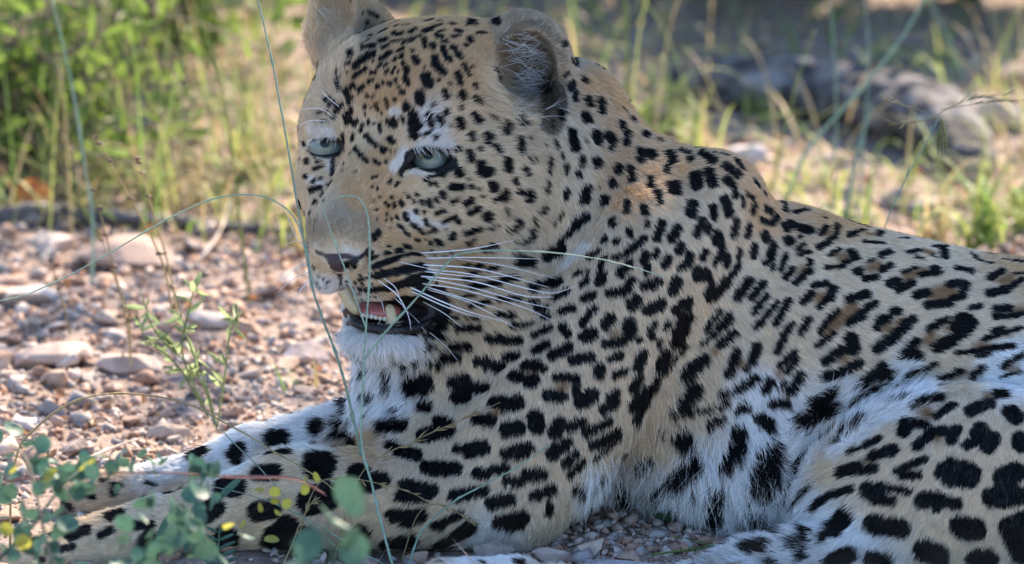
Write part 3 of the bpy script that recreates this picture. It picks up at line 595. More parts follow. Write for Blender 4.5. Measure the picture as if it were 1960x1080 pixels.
# ---- skin mesh
ROOT = empty('leopard', P(1100, 1010, 0))
tag(ROOT, 'spotted leopard lying on the stony ground with its head raised and mouth slightly open', 'leopard')
me = np_mesh('body', WV, quads=LQ)
F8 = field(LV); zero = np.zeros(len(WV), np.float32)
b, t, w, dk, no = coat(WV, LV, zero)
colv = colour(F8, b, t, w, dk, no, zero) * .8
# shade inside the mouth and ear hollows, painted dark into the skin colour
mouth = (((LV[:, 0] - 745) / 90) ** 2 + ((LV[:, 1] - 598) / 34) ** 2 < 1)
colv[mouth] = (.012, .009, .010)
for ex, ey, de, rw, rh in EYES:
    colv[((LV[:, 0] - ex) / (rw + 4)) ** 2 + ((LV[:, 1] - ey) / (rh + 5)) ** 2 < 1] = (.008, .007, .008)
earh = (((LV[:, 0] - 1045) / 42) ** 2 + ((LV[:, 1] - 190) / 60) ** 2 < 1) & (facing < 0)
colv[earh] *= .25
ca_ = me.color_attributes.new('coat', 'FLOAT_COLOR', 'POINT')
ca_.data.foreach_set('color', np.concatenate([colv, np.ones((len(colv), 1))], 1).astype(np.float32).ravel())
BODY = link('body', me, M_SKIN, ROOT)

# ---- hair
NH = 520000
ff = (fn * (fc - CAM) / np.linalg.norm(fc - CAM, axis=1)[:, None]).sum(1)
cp = LV[LQ].mean(1)
head = (cp[:, 0] < 1060) & (cp[:, 1] < 650)
dens = fa * np.where(ff < .3, 1.0, .10) * np.where(head, 1.9, 1.0) * np.where((cp[:, 0] > 2000) | (cp[:, 1] > 1120), .15, 1.0)
dens /= dens.sum()
fi = rng.choice(len(LQ), NH, p=dens)
u, v = rng.random(NH), rng.random(NH)
q = LQ[fi]
def bil(A): return (A[q[:, 0]] * ((1 - u) * (1 - v))[:, None] + A[q[:, 1]] * (u * (1 - v))[:, None] + A[q[:, 2]] * (u * v)[:, None] + A[q[:, 3]] * ((1 - u) * v)[:, None])
HW = bil(WV); HP = bil(LV); HN = bil(vn); HN /= np.linalg.norm(HN, axis=1)[:, None]
F8 = field(HP)
fl = F8[:, 0:1] * RGT - F8[:, 1:2] * UPV            # flow on the picture plane
fl += rng.normal(size=(NH, 3)) * .10
fl -= (fl * HN).sum(1)[:, None] * HN
fl /= np.linalg.norm(fl, axis=1)[:, None] + 1e-9
ln = F8[:, 2] * np.where(F8[:, 2] < 25, .9, 1) * PX * rng.uniform(.65, 1.2, NH)
# clumps lean together
cl = np.stack([wobble(HW, 1, 700), wobble(HW + 5, 1, 640), wobble(HW + 9, 1, 760)], 1)
cl2 = np.stack([wobble(HW + 3, 1, 260), wobble(HW + 7, 1, 230), wobble(HW + 1, 1, 280)], 1)
lift = F8[:, 3] * rng.uniform(.7, 1.4, NH)
sz = (F8[:, 2] / 20)[:, None].clip(.4, 1.6)
dir0 = fl + HN * lift[:, None] * 1.6 + cl * .16 * sz + cl2 * .12
dir0 /= np.linalg.norm(dir0, axis=1)[:, None]
dir1 = fl + HN * lift[:, None] * .45 + cl * .34 * sz + cl2 * .2 + rng.normal(size=(NH, 3)) * .07
dir1 /= np.linalg.norm(dir1, axis=1)[:, None]
mid = HW + fl * (ln * np.where(F8[:, 2] > 30, .30, .5))[:, None]
b, t, w, dk, no = coat(mid, HP, rng.normal(size=NH).astype(np.float32) * .9 * PX)
_, _, _, dk0, no0 = coat(HW, HP, np.zeros(NH, np.float32))
dk = np.maximum(dk, dk0)
nse = rng.normal(size=NH) * .15 + wobble(HW, .07, 300)
halo = paint(mid, np.argsort(mid[:, 0]), [c for c in CB if c[2] > 6 * PX], 22 * PX, np.full(NH, 9 * PX, np.float32))
w = np.maximum(w, halo * .28 * np.clip((HP[:, 0] - 900) / 200 + np.clip((HP[:, 1] - 640) / 100, 0, 1), 0, 1) * (1 - t))
HC = colour(F8, b, t, w, dk, no, nse)
# dust from the ground on the lowest hair
du = np.clip(1 - (HW[:, 2] - .004) / .022, 0, 1) * np.clip(.5 + wobble(HW, .8, 180), 0, 1) * .5
HC += (np.array((.36, .27, .21)) - HC) * (du * np.where(b > .5, .25, 1))[:, None]
# no hair on nose leather, eyeballs, inside the mouth
bare = no0 > .3
for ex, ey, de, rw, rh in EYES:
    bare |= ((HP[:, 0] - ex) / (rw + 3)) ** 2 + ((HP[:, 1] - ey) / (rh + 4)) ** 2 < 1
bare |= (((HP[:, 0] - 742) / 88) ** 2 + ((HP[:, 1] - 597) / 24) ** 2 < 1) & (HP[:, 0] < 830)
ln = np.where(dk0 > .5, ln * .35, ln)
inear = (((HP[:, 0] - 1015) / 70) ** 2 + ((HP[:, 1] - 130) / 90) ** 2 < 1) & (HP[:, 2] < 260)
HC[inear] *= .62  # shade inside the ear cup put into the hair colour
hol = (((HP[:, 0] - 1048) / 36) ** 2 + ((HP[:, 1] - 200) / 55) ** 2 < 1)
HC[hol] *= .25  # deepest part of the ear: shadow painted onto the hair
keep = ~bare
rad = np.where(head[fi], .115, .15) * 1e-3 * (sz[:, 0] ** .3)
HW, dir0, dir1, ln, HC, rad, HN_ = [a[keep] for a in (HW, dir0, dir1, ln, HC, rad, HN)]

# long pale hairs inside the near ear, lashes, chin wisps
ex_root, ex_d0, ex_d1, ex_ln, ex_c, ex_r = [], [], [], [], [], []
def wisp(px, py, dx, dy, L, out=.5, c=(.75, .74, .73), r=.16, curl=(0, 0)):
    h = hit(px, py)
    if h is None: return
    d0 = RGT * dx - UPV * dy; d0 = d0 / np.linalg.norm(d0) - FWD * out
    d1 = RGT * (dx + curl[0]) - UPV * (dy + curl[1]); d1 = d1 / np.linalg.norm(d1) - FWD * out * .2
    ex_root.append(h); ex_d0.append(d0 / np.linalg.norm(d0)); ex_d1.append(d1 / np.linalg.norm(d1)); ex_ln.append(L * PX); ex_c.append(c); ex_r.append(r * 1e-3)
for i in range(230):
    a = rng.random()
    x = rng.normal(985 + 20 * a, 20); y = 70 + 150 * a + rng.normal() * 12
    gq = rng.uniform(.3, .8)
    wisp(x, y, 1, rng.normal(.15, .5), rng.uniform(30, 85), rng.uniform(.1, .6), (gq, gq, gq * 1.0), .13, (rng.normal() * .4, rng.normal() * .8))
for i in range(160):
    x = rng.uniform(985, 1045); y = rng.uniform(140, 230); gq = rng.uniform(.4, .85)
    wisp(x, y, .5, rng.uniform(.2, 1.1), rng.uniform(35, 70), .3, (gq, gq, gq), .13, (rng.normal() * .3, .4))
for i in range(70):
    wisp(rng.uniform(788, 866), rng.uniform(268, 282), rng.uniform(.1, .9), rng.uniform(.35, 1.1), rng.uniform(16, 34), .5, (.62, .61, .58), .12, (.1, .3))
for i in range(45):
    wisp(rng.uniform(600, 650), rng.uniform(250, 262), rng.uniform(-.9, -.1), rng.uniform(.4, 1), rng.uniform(14, 26), .4, (.78, .77, .75), .13)
for i in range(350):
    wisp(rng.uniform(600, 660), rng.uniform(2, 200), rng.uniform(-.2, .8), rng.uniform(-.5, .5), rng.uniform(25, 55), .3, tuple(np.array((.66, .6, .52)) * rng.uniform(.7, 1.2)), .13, (.2, .3))
for i in range(140):
    wisp(rng.uniform(668, 700), rng.uniform(628, 700), rng.uniform(-1, -.2), rng.uniform(.1, 1), rng.uniform(20, 48), .2, (.8, .79, .77), .13)
for i in range(500):
    x = rng.uniform(1130, 1560)
    wisp(x, rng.uniform(860, 990), rng.normal(0, .5), 1, rng.uniform(40, 85), rng.uniform(.1, .5), (.8, .79, .77) if rng.random() < .85 else (.02, .02, .02), .15, (rng.normal() * .3, .1))
ex = [np.array(a) for a in (ex_root, ex_d0, ex_d1, ex_ln, ex_c, ex_r)]
HW = np.concatenate([HW, ex[0]]); dir0 = np.concatenate([dir0, ex[1]]); dir1 = np.concatenate([dir1, ex[2]]); ln = np.concatenate([ln, ex[3]]); HC = np.concatenate([HC, ex[4]]); rad = np.concatenate([rad, ex[5]])

def hair_object(name, root, d0, d1, ln, col, rad, mat, parent, npt=4):
    n = len(root)
    cu = bpy.data.hair_curves.new(name)
    cu.add_curves([npt] * n)
    pts = np.empty((n, npt, 3), np.float32); rr = np.empty((n, npt), np.float32)
    off = np.array(parent.location)
    for k in range(npt):
        s = k / (npt - 1)
        pts[:, k] = root - off + (d0 * (s - s * s * .5)[None] if False else d0 * (s - s * s * .5) + d1 * (s * s * .5)) * ln[:, None]
        rr[:, k] = rad * (1 - .72 * s ** 1.5)
    cu.position_data.foreach_set('vector', pts.ravel())
    ra = cu.attributes.get('radius') or cu.attributes.new('radius', 'FLOAT', 'POINT')
    ra.data.foreach_set('value', rr.ravel())
    c4 = np.concatenate([col, np.ones((n, 1))], 1).astype(np.float32)
    at = cu.attributes.new('coat', 'FLOAT_COLOR', 'CURVE'); at.data.foreach_set('color', c4.ravel())
    o = bpy.data.objects.new(name, cu); COL.objects.link(o); cu.materials.append(mat)
    o.parent = parent
    return o
FUR = hair_object('fur', HW, dir0, dir1, ln, HC, rad, M_FUR, ROOT)
print('fur', len(HW), time.time() - T0)
# ------------------------------------------------------------------ eyes, teeth, tongue, whiskers
def uv_sphere(n=24, m=16, r=(1, 1, 1)):
    v = [(0, 0, r[2])]; q = []; t = []
    for i in range(1, m):
        for j in range(n):
            a, b_ = math.pi * i / m, 2 * math.pi * j / n
            v.append((r[0] * math.sin(a) * math.cos(b_), r[1] * math.sin(a) * math.sin(b_), r[2] * math.cos(a)))
    v.append((0, 0, -r[2])); L = len(v) - 1
    for j in range(n):
        t.append((0, 1 + j, 1 + (j + 1) % n)); t.append((L, L - n + (j + 1) % n, L - n + j))
    for i in range(m - 2):
        for j in range(n):
            a = 1 + i * n + j; b_ = 1 + i * n + (j + 1) % n
            q.append((a, a + n, b_ + n, b_))
    return np.array(v), q, t

def tube(name, pts, radii, mat, parent=None, seg=6):
    pts = np.array(pts, float); n = len(pts); v = []; q = []
    tan = np.gradient(pts, axis=0); tan /= np.linalg.norm(tan, axis=1)[:, None] + 1e-12
    ref = np.array([.3, .5, .8]); ref = ref / np.linalg.norm(ref)
    for i in range(n):
        a = np.cross(tan[i], ref); a /= np.linalg.norm(a) + 1e-12; b_ = np.cross(tan[i], a)
        for j in range(seg):
            th = 2 * math.pi * j / seg
            v.append(pts[i] + radii[i] * (a * math.cos(th) + b_ * math.sin(th)))
    for i in range(n - 1):
        for j in range(seg):
            q.append((i * seg + j, i * seg + (j + 1) % seg, (i + 1) * seg + (j + 1) % seg, (i + 1) * seg + j))
    off = np.array(parent.location) if parent is not None else 0
    me = np_mesh(name, np.array(v) - off, quads=q)
    o = bpy.data.objects.new(name, me); COL.objects.link(o); me.materials.append(mat)
    me.polygons.foreach_set('use_smooth', np.ones(len(me.polygons), bool))
    if parent is not None: o.parent = parent
    return o

def spline(pts, n=12):
    """Catmull-Rom through points"""
    p = [np.array(x, float) for x in pts]
    p = [2 * p[0] - p[1]] + p + [2 * p[-1] - p[-2]]
    out = []
    for i in range(1, len(p) - 2):
        for k in range(n):
            t = k / n
            out.append(.5 * ((2 * p[i]) + (-p[i - 1] + p[i + 1]) * t + (2 * p[i - 1] - 5 * p[i] + 4 * p[i + 1] - p[i + 2]) * t * t + (-p[i - 1] + 3 * p[i] - 3 * p[i + 1] + p[i + 2]) * t ** 3))
    out.append(p[-2])
    return np.array(out)

# eye material: pale aqua iris, small round pupil, dark rim, wet surface
g = NG('leopard eye')
tc = g.n('ShaderNodeTexCoord'); sp = g.n('ShaderNodeSeparateXYZ'); g.l(tc.outputs['Object'], sp.inputs[0])
dv = g.n('ShaderNodeMath', operation='DIVIDE'); dv.inputs[1].default_value = 38 * PX; g.l(sp.outputs['Z'], dv.inputs[0])
nz = g.noise(2200, 3)
ad = g.n('ShaderNodeMath', operation='MULTIPLY_ADD'); ad.inputs[1].default_value = .03; g.l(nz.outputs['Fac'], ad.inputs[0]); g.l(dv.outputs[0], ad.inputs[2])
rc = g.ramp(ad.outputs[0], [(0.0, (.02, .015, .015)), (.30, (.03, .03, .03)), (.42, (.035, .05, .048)), (.62, (.10, .14, .13)), (.88, (.145, .18, .17)), (.955, (.16, .18, .12)), (.975, (.16, .15, .08)), (.985, (.003, .003, .003))])
g.l(rc, g.b.inputs['Base Color']); g.b.inputs['Roughness'].default_value = .3; g.b.inputs['Specular IOR Level'].default_value = .25
g.b.inputs['Coat Weight'].default_value = .35; g.b.inputs['Coat Roughness'].default_value = .03
M_EYE = g.m
sv, sq, st = uv_sphere(40, 28, (38 * PX,) * 3)
for ex, ey, de, rw, rh in EYES:
    me = np_mesh('eye', sv, quads=sq, tris=st)
    o = link('eye', me, M_EYE, None)
    o.parent = ROOT
    o.location = V3(P(ex, ey, de + 38 + (4 if rw > 40 else 3)) - np.array(ROOT.location))
    gz = RGT * -.10 + UPV * (.25 if rw > 40 else .22) - FWD * .9
    o.rotation_euler = V3(gz).to_track_quat('Z', 'Y').to_euler()

M_TOOTH = mat_plain('yellowed tooth', (.42, .35, .22), .28, .12, 900, .05, spec=.5)
M_INCIS = mat_plain('pale tooth', (.52, .50, .44), .3, .08, 900, .05, spec=.5)
M_GUM = mat_plain('wet pink gum', (.30, .095, .085), .3, .35, 700, .3, spec=.6)
M_LIP = mat_plain('black lip', (.010, .009, .010), .42, .4, 700, .6, spec=.4)
def blob(name, c, r, mat, B=HB, parent=ROOT):
    v, q, t = uv_sphere(20, 14, (1, 1, 1))
    pp = np.array(c) + (v * np.array(r)) @ B
    me = np_mesh(name, P(pp[:, 0], pp[:, 1], pp[:, 2]) - np.array(ROOT.location), quads=q, tris=t)
    o = bpy.data.objects.new(name, me); COL.objects.link(o); me.materials.append(mat); o.parent = parent
    me.polygons.foreach_set('use_smooth', np.ones(len(me.polygons), bool))
    return o
blob('tongue', (722, 594, -52), (46, 17, 40), M_GUM)
def fang(top, tip, r0, r1):
    pts = spline([P(*top), (P(*top) + P(*tip)) / 2 + RGT * -1 * PX, P(*tip)], 6)
    n = len(pts); rr = [((r0 + (r1 - r0) * (i / (n - 1)) ** 1.3) * math.sqrt(max(.02, 1 - (i / (n - 1)) ** 6))) * PX for i in range(n)]
    o = tube('canine_tooth', pts - np.array(ROOT.location), rr, M_TOOTH, None, 14)
    o.parent = ROOT
fang((657, 556, -78), (684, 602, -80), 13, 9)
fang((750, 618, -78), (746, 582, -84), 13, 10)
for i in range(6):
    blob('incisor_tooth', (694 + 8.4 * i, 604 + 1.2 * i, -92 + 1.5 * i), (4.2, 5.2, 5), M_INCIS)
# lower lip: a black roll round the jaw
pts = spline([P(668, 604, -60), P(678, 618, -98), P(720, 630, -104), P(770, 633, -88), P(810, 624, -58), P(828, 608, -36)], 8)
lp = tube('lower_lip', pts - np.array(ROOT.location), [PX * (3.5 + 6 * math.sin(math.pi * i / (len(pts) - 1)) ** .7) for i in range(len(pts))], M_LIP, None, 10); lp.parent = ROOT

M_WHISK = mat_plain('white whisker', (.86, .86, .86), .35, .03, 50, 0, trans=.3, spec=.5)
WH = [((803, 485), (900, 477), (985, 460), 1.5), ((812, 495), (900, 493), (1033, 496), 1.5), ((870, 495), (960, 508), (1065, 534), 1.1), ((810, 507), (920, 516), (1050, 550), 1.6),
      ((815, 516), (900, 525), (1010, 553), (1060, 561), (1110, 545), 1.3), ((812, 520), (910, 530), (1000, 527), 1.2), ((805, 529), (910, 540), (1000, 566), (1060, 569), 1.6), ((815, 533), (900, 550), (1000, 578), (1065, 592), 1.3),
      ((808, 543), (890, 556), (1000, 588), (1060, 615), 1.3), ((818, 550), (900, 575), (968, 596), 1.5), ((818, 554), (900, 580), (990, 630), 1.2), ((785, 550), (840, 575), (900, 598), (980, 620), 1.6), ((786, 557), (860, 590), (930, 612), 1.5),
      ((735, 533), (757, 551), (767, 577), 1.2), ((723, 536), (760, 565), (780, 600), (787, 632), 1.3), ((722, 568), (731, 580), (736, 600), 1.0), ((755, 570), (775, 590), (787, 620), 1.1), ((770, 588), (797, 612), (816, 638), 1.0),
      ((810, 578), (850, 600), (885, 627), 1.1), ((822, 636), (850, 660), (876, 690), 1.0), ((767, 502), (810, 512), (860, 520), .9), ((820, 345), (800, 330), (795, 322), .8)]
def whisker(pts, w, lift=70):
    z0 = hit(*pts[0])
    d0 = to_px(z0)[2] if z0 is not None else -60
    n = len(pts); L = [P(x, y, d0 - lift * math.sin(i / (n - 1) * 1.35)) for i, (x, y) in enumerate(pts)]
    c = spline(L, 8); m = len(c)
    tube('whisker', c, [w * PX * (1 - .8 * (i / (m - 1)) ** 1.5) for i in range(m)], M_WHISK, ROOT, 5)
for w in WH: whisker(w[:-1], w[-1])
for a, b_, c in (((594, 505), (570, 512), (540, 535)), ((592, 520), (560, 535), (530, 562)), ((596, 530), (575, 556), (556, 585)), ((590, 480), (572, 440), (575, 408)), ((592, 490), (560, 440), (545, 395)), ((590, 470), (566, 462), (545, 470)),
                 ((668, 632), (640, 640), (608, 655)), ((672, 645), (645, 662), (615, 690))):
    whisker((a, b_, c), 1.0, 25)
for a, b_, c in (((640, 225), (610, 208), (560, 212)), ((628, 232), (590, 232), (562, 250)), ((815, 232), (825, 216), (842, 214)), ((650, 205), (625, 185), (612, 170))):
    whisker((a, b_, c), .9, 30)
print('face', time.time() - T0)
# ------------------------------------------------------------------ the ground and what lies on it
def gp(px, py): return G(px, py)
def dpth(py): return (1020 - py) / math.tan(PITCH)      # depth of the ground seen at a photo row

def ground_h(x, y):
    return (np.sin(x * 9 + 1) * np.sin(y * 7) * .006 + np.sin(x * 23 + y * 11) * .0025 + np.sin(x * 51 - y * 37 + 2) * .0014) - .004
xs = np.concatenate([-np.geomspace(60, 1.0, 22), np.linspace(-.96, .96, 193), np.geomspace(1.0, 60, 22)])
ys = np.concatenate([-np.geomspace(12, .6, 14), np.linspace(-.58, 3.0, 300), np.geomspace(3.05, 80, 24)])
X, Y = np.meshgrid(xs, ys, indexing='ij')
Z = ground_h(X, Y) * np.exp(-np.maximum(0, np.hypot(X, Y - 1) - 3) * .2)
v = np.stack([X, Y, Z], -1).reshape(-1, 3)
nx_, ny_ = len(xs), len(ys)
ii = (np.arange(nx_ - 1)[:, None] * ny_ + np.arange(ny_ - 1)).ravel()
g = NG('stony soil')
n1 = g.noise(9, 5, .65); n2 = g.noise(120, 6, .7)
c = g.ramp(n1.outputs['Fac'], [(.3, (.23, .165, .13)), (.5, (.33, .245, .20)), (.7, (.42, .33, .28))])
c2 = g.ramp(n2.outputs['Fac'], [(.3, (.45, .42, .40)), (.55, (1, 1, 1)), (.75, (1.35, 1.3, 1.28))])
mx = g.n('ShaderNodeMix', data_type='RGBA', blend_type='MULTIPLY'); mx.inputs[0].default_value = 1
g.l(c, mx.inputs[6]); g.l(c2, mx.inputs[7]); g.l(mx.outputs[2], g.b.inputs['Base Color'])
g.b.inputs['Roughness'].default_value = .9; g.b.inputs['Specular IOR Level'].default_value = .15
g.bump(n2.outputs['Fac'], .8, .006)
GROUND = link('ground', np_mesh('ground', v, quads=np.stack([ii, ii + ny_, ii + ny_ + 1, ii + 1], 1)), g.m)
tag(GROUND, kind='structure')

def hz(p): return float(ground_h(p[0], p[1]))

import bmesh
def rock_mesh(name, seed, n=16, flat=.55, rnd=0.0):
    r = random.Random(seed); bm = bmesh.new()
    for _ in range(n):
        v = Vector((r.gauss(0, 1), r.gauss(0, 1), r.gauss(0, 1))).normalized() * r.uniform(.75, 1.05)
        bm.verts.new((v.x, v.y * r.uniform(.7, 1), v.z * flat))
    res = bmesh.ops.convex_hull(bm, input=bm.verts)
    bmesh.ops.delete(bm, geom=[e for e in res['geom_interior'] if isinstance(e, bmesh.types.BMVert)], context='VERTS')
    if rnd:
        bmesh.ops.bevel(bm, geom=list(bm.edges), offset=rnd, segments=2, profile=.6, affect='EDGES')
    me = bpy.data.meshes.new(name); bm.to_mesh(me); bm.free()
    return me

def stone_mat(name, cols, sc=90):
    g = NG(name)
    oi = g.n('ShaderNodeObjectInfo'); 
    base = g.ramp(oi.outputs['Random'], cols)
    tc = g.n('ShaderNodeNewGeometry')
    nz = g.noise(sc, 6, .7); nz2 = g.noise(sc * 6, 3, .6)
    cc = g.ramp(nz.outputs['Fac'], [(.3, (.6, .58, .56)), (.5, (1, 1, 1)), (.72, (1.3, 1.26, 1.22))])
    mx = g.n('ShaderNodeMix', data_type='RGBA', blend_type='MULTIPLY'); mx.inputs[0].default_value = 1
    g.l(base, mx.inputs[6]); g.l(cc, mx.inputs[7]); g.l(mx.outputs[2], g.b.inputs['Base Color'])
    g.b.inputs['Roughness'].default_value = .82; g.b.inputs['Specular IOR Level'].default_value = .2
    ad = g.n('ShaderNodeMath', operation='ADD'); g.l(nz.outputs['Fac'], ad.inputs[0]); g.l(nz2.outputs['Fac'], ad.inputs[1])
    g.bump(ad.outputs[0], .6, .0015)
    return g.m
PAL = [(0, (.35, .23, .165)), (.2, (.46, .32, .245)), (.4, (.31, .24, .205)), (.6, (.53, .40, .32)), (.75, (.36, .20, .13)), (.9, (.41, .35, .31)), (1, (.57, .46, .38))]
M_STONE = stone_mat('pink gravel stone', PAL)
STN = [rock_mesh('stone', 100 + i, 15, .5, 0.06) for i in range(14)]
for m in STN: m.materials.append(M_STONE)
rs = np.random.default_rng(3)
cand = []
# loose stones: more of them left of the animal and in front of it
def clear_of_body(x, y):
    return True
N = 0
while N < 2600:
    px_, py_ = rs.uniform(-60, 2020), rs.uniform(130, 1180)
    if 720 < px_ and py_ < 420 and rs.random() < .75: continue
    if px_ > 1540 and py_ > 900: continue
    p = gp(px_, py_)
    s = rs.lognormal(-5.02, .42)                      # radius in metres
    s *= 1 + .0 * N
    if py_ > 1000: s *= 1.0
    cand.append((s, p[0], p[1], rs.random()))
    N += 1
cand.sort(reverse=True)
placed = []
def near(x, y, s):
    for (s2, x2, y2) in placed:
        if (x - x2) ** 2 + (y - y2) ** 2 < ((s + s2) * .72) ** 2: return True
    return False
# where the animal lies (no stone pokes through it): test from above
def under_body(x, y):
    r = BVH.ray_cast(Vector((x, y, .9)), Vector((0, 0, -1)))
    return r[0] is not None
big = []
for s, x, y, r_ in cand:
    if len(big) >= 290: break
    if s > .024: s = .024
    if near(x, y, s) or under_body(x, y): continue
    placed.append((s, x, y)); big.append((s, x, y))
for k, (s, x, y) in enumerate(big):
    o = bpy.data.objects.new('stone', STN[k % 14]); COL.objects.link(o)
    o.location = (x, y, hz((x, y)) + s * .22); o.scale = (s, s * rs.uniform(.6, 1), s * rs.uniform(.6, 1.1))
    o.rotation_euler = (rs.normal() * .25, rs.normal() * .25, rs.uniform(0, 6.28)); o.parent = GROUND
# fine gravel
def soup(name, metas, places, mat, kind='stuff', parent=None):
    V, Q, T = [], [], []; off = 0
    for me_i, (loc, rot, sc) in places:
        vv, qq, tt = metas[me_i]
        V.append((vv * sc) @ rot.T + loc)
        if len(qq): Q.append(qq + off)
        if len(tt): T.append(tt + off)
        off += len(vv)
    me = np_mesh(name, np.concatenate(V), quads=np.concatenate(Q) if Q else None, tris=np.concatenate(T) if T else None)
    o = link(name, me, mat, parent, smooth=False)
    if kind: o['kind'] = kind
    return o
def mesh_arrays(me):
    vv = np.array([v.co[:] for v in me.vertices]); q = []; t = []
    for p in me.polygons:
        vs = list(p.vertices)
        if len(vs) == 4: q.append(vs)
        else:
            for i in range(1, len(vs) - 1): t.append((vs[0], vs[i], vs[i + 1]))
    return vv, np.array(q, int).reshape(-1, 4), np.array(t, int).reshape(-1, 3)
def rotm(a, b, c): return np.array(Matrix.Rotation(c, 3, 'Z') @ Matrix.Rotation(b, 3, 'Y') @ Matrix.Rotation(a, 3, 'X'))
GR = [mesh_arrays(rock_mesh('g', 300 + i, 10, .6)) for i in range(12)]
gm = [stone_mat('grit ' + n, [(0, c), (1, c)]) for n, c in (('rose', (.42, .29, .23)), ('grey', (.33, .29, .27)), ('pale', (.53, .43, .37)), ('rust', (.33, .20, .14)))]
pl = []; mi = []
for gi in range(4):
    for k in range(5200):
        if k < 1500:
            px_ = rs.uniform(-60, 760) if k < 900 else rs.uniform(1000, 1560); py_ = rs.uniform(420, 900) if k < 900 else rs.uniform(960, 1180); p = gp(px_, py_)
        elif k < 3600:
            px_, py_ = rs.uniform(-60, 2020), rs.uniform(60, 1190); p = gp(px_, py_)
        else:
            px_, py_ = 0, 0; p = (rs.uniform(-1.8, 1.9), rs.uniform(-1.0, 3.2))
        s = rs.lognormal(-5.75, .5)
        if px_ > 1540 and py_ > 900: s *= .4
        kk = int(rs.integers(12)); mi += [gi] * len(GR[kk][2])
        pl.append((kk, (np.array([p[0], p[1], hz(p) + s * .25]), rotm(rs.normal() * .4, rs.normal() * .4, rs.uniform(0, 6.28)), np.array([s, s * rs.uniform(.6, 1), s * rs.uniform(.6, 1)]))))
GO = soup('gravel', GR, pl, gm[0])
for m in gm[1:]: GO.data.materials.append(m)
if len(GO.data.polygons) == len(mi): GO.data.polygons.foreach_set('material_index', np.array(mi, np.int32))
else: print('gravel faces', len(GO.data.polygons), len(mi))

# ---- single rocks
def rock(px, py, w, h, dd, seed, col, label, tilt=0, dy=0, grp=None, sink=.25):
    """rock whose foot is seen at (px, py): w, h, dd in photo units"""
    m = stone_mat('rock ' + label[:20], [(0, col), (1, col)], 45)
    me = rock_mesh('rock', seed, 26, 1, .05); me.materials.append(m)
    o = bpy.data.objects.new('rock', me); COL.objects.link(o)
    p = gp(px, py)
    o.location = (p[0], p[1] + dd * PX * .5, hz(p) + h * PX * (.5 - sink)); o.scale = (w * PX / 2, dd * PX / 2, h * PX / 2)
    o.rotation_euler = (0, R(tilt), R(dy))
    tag(o, label, 'rock', grp)
    return o
rock(250, 540, 260, 85, 200, 71, (.33, .235, .19), 'broad brown rock behind the dried whorled stalks, dark underneath', 4)
rock(90, 500, 130, 60, 110, 72, (.48, .38, .32), 'pale pink rock beside the fallen brown stick')
rock(110, 700, 210, 70, 160, 13, (.45, .33, .27), 'flat tan slab left of the pale-leaved plant', -6)
rock(245, 705, 150, 60, 100, 14, (.47, .36, .30), 'wedge-shaped pink rock under the pale-leaved plant', 8)
rock(320, 812, 110, 44, 70, 15, (.42, .32, .26), 'small brown flat-topped rock by the far forepaw')
rock(590, 700, 130, 60, 110, 16, (.47, .37, .33), 'rounded pink rock close behind the chin')
rock(1060, 1062, 95, 48, 70, 17, (.48, .36, .30), 'pinkish angular rock at the elbow of the leopard')
rock(945, 1052, 90, 60, 60, 18, (.43, .36, .32), 'grey angular rock wedged under the forearm')
rock(1780, 405, 130, 60, 90, 19, (.33, .26, .23), 'small dark rock in the grass above the back', 0)
rock(1430, 325, 120, 70, 90, 20, (.55, .47, .43), 'whitish rock right of the shoulder hump')
rock(1900, 240, 190, 100, 160, 21, (.50, .38, .33), 'large pink rock at the right end of the log', 10)
rock(1945, 160, 150, 70, 110, 22, (.46, .33, .27), 'reddish rock behind the large pink rock', -8)
rock(1600, 300, 100, 40, 80, 23, (.36, .30, .28), 'low grey rock under the fallen log')
rock(400, 640, 130, 50, 90, 24, (.50, .40, .34), 'light flat rock right of the pale-leaved plant', 5)
rock(1210, 1098, 260, 34, 150, 25, (.36, .32, .32), 'flat grey slab in the shade before the belly', 3)
rock(60, 590, 150, 60, 110, 26, (.52, .44, .40), 'whitish rock at the left edge below the stick', 5)
rock(1250, 225, 120, 50, 90, 27, (.42, .27, .19), 'orange-brown rock behind the neck')

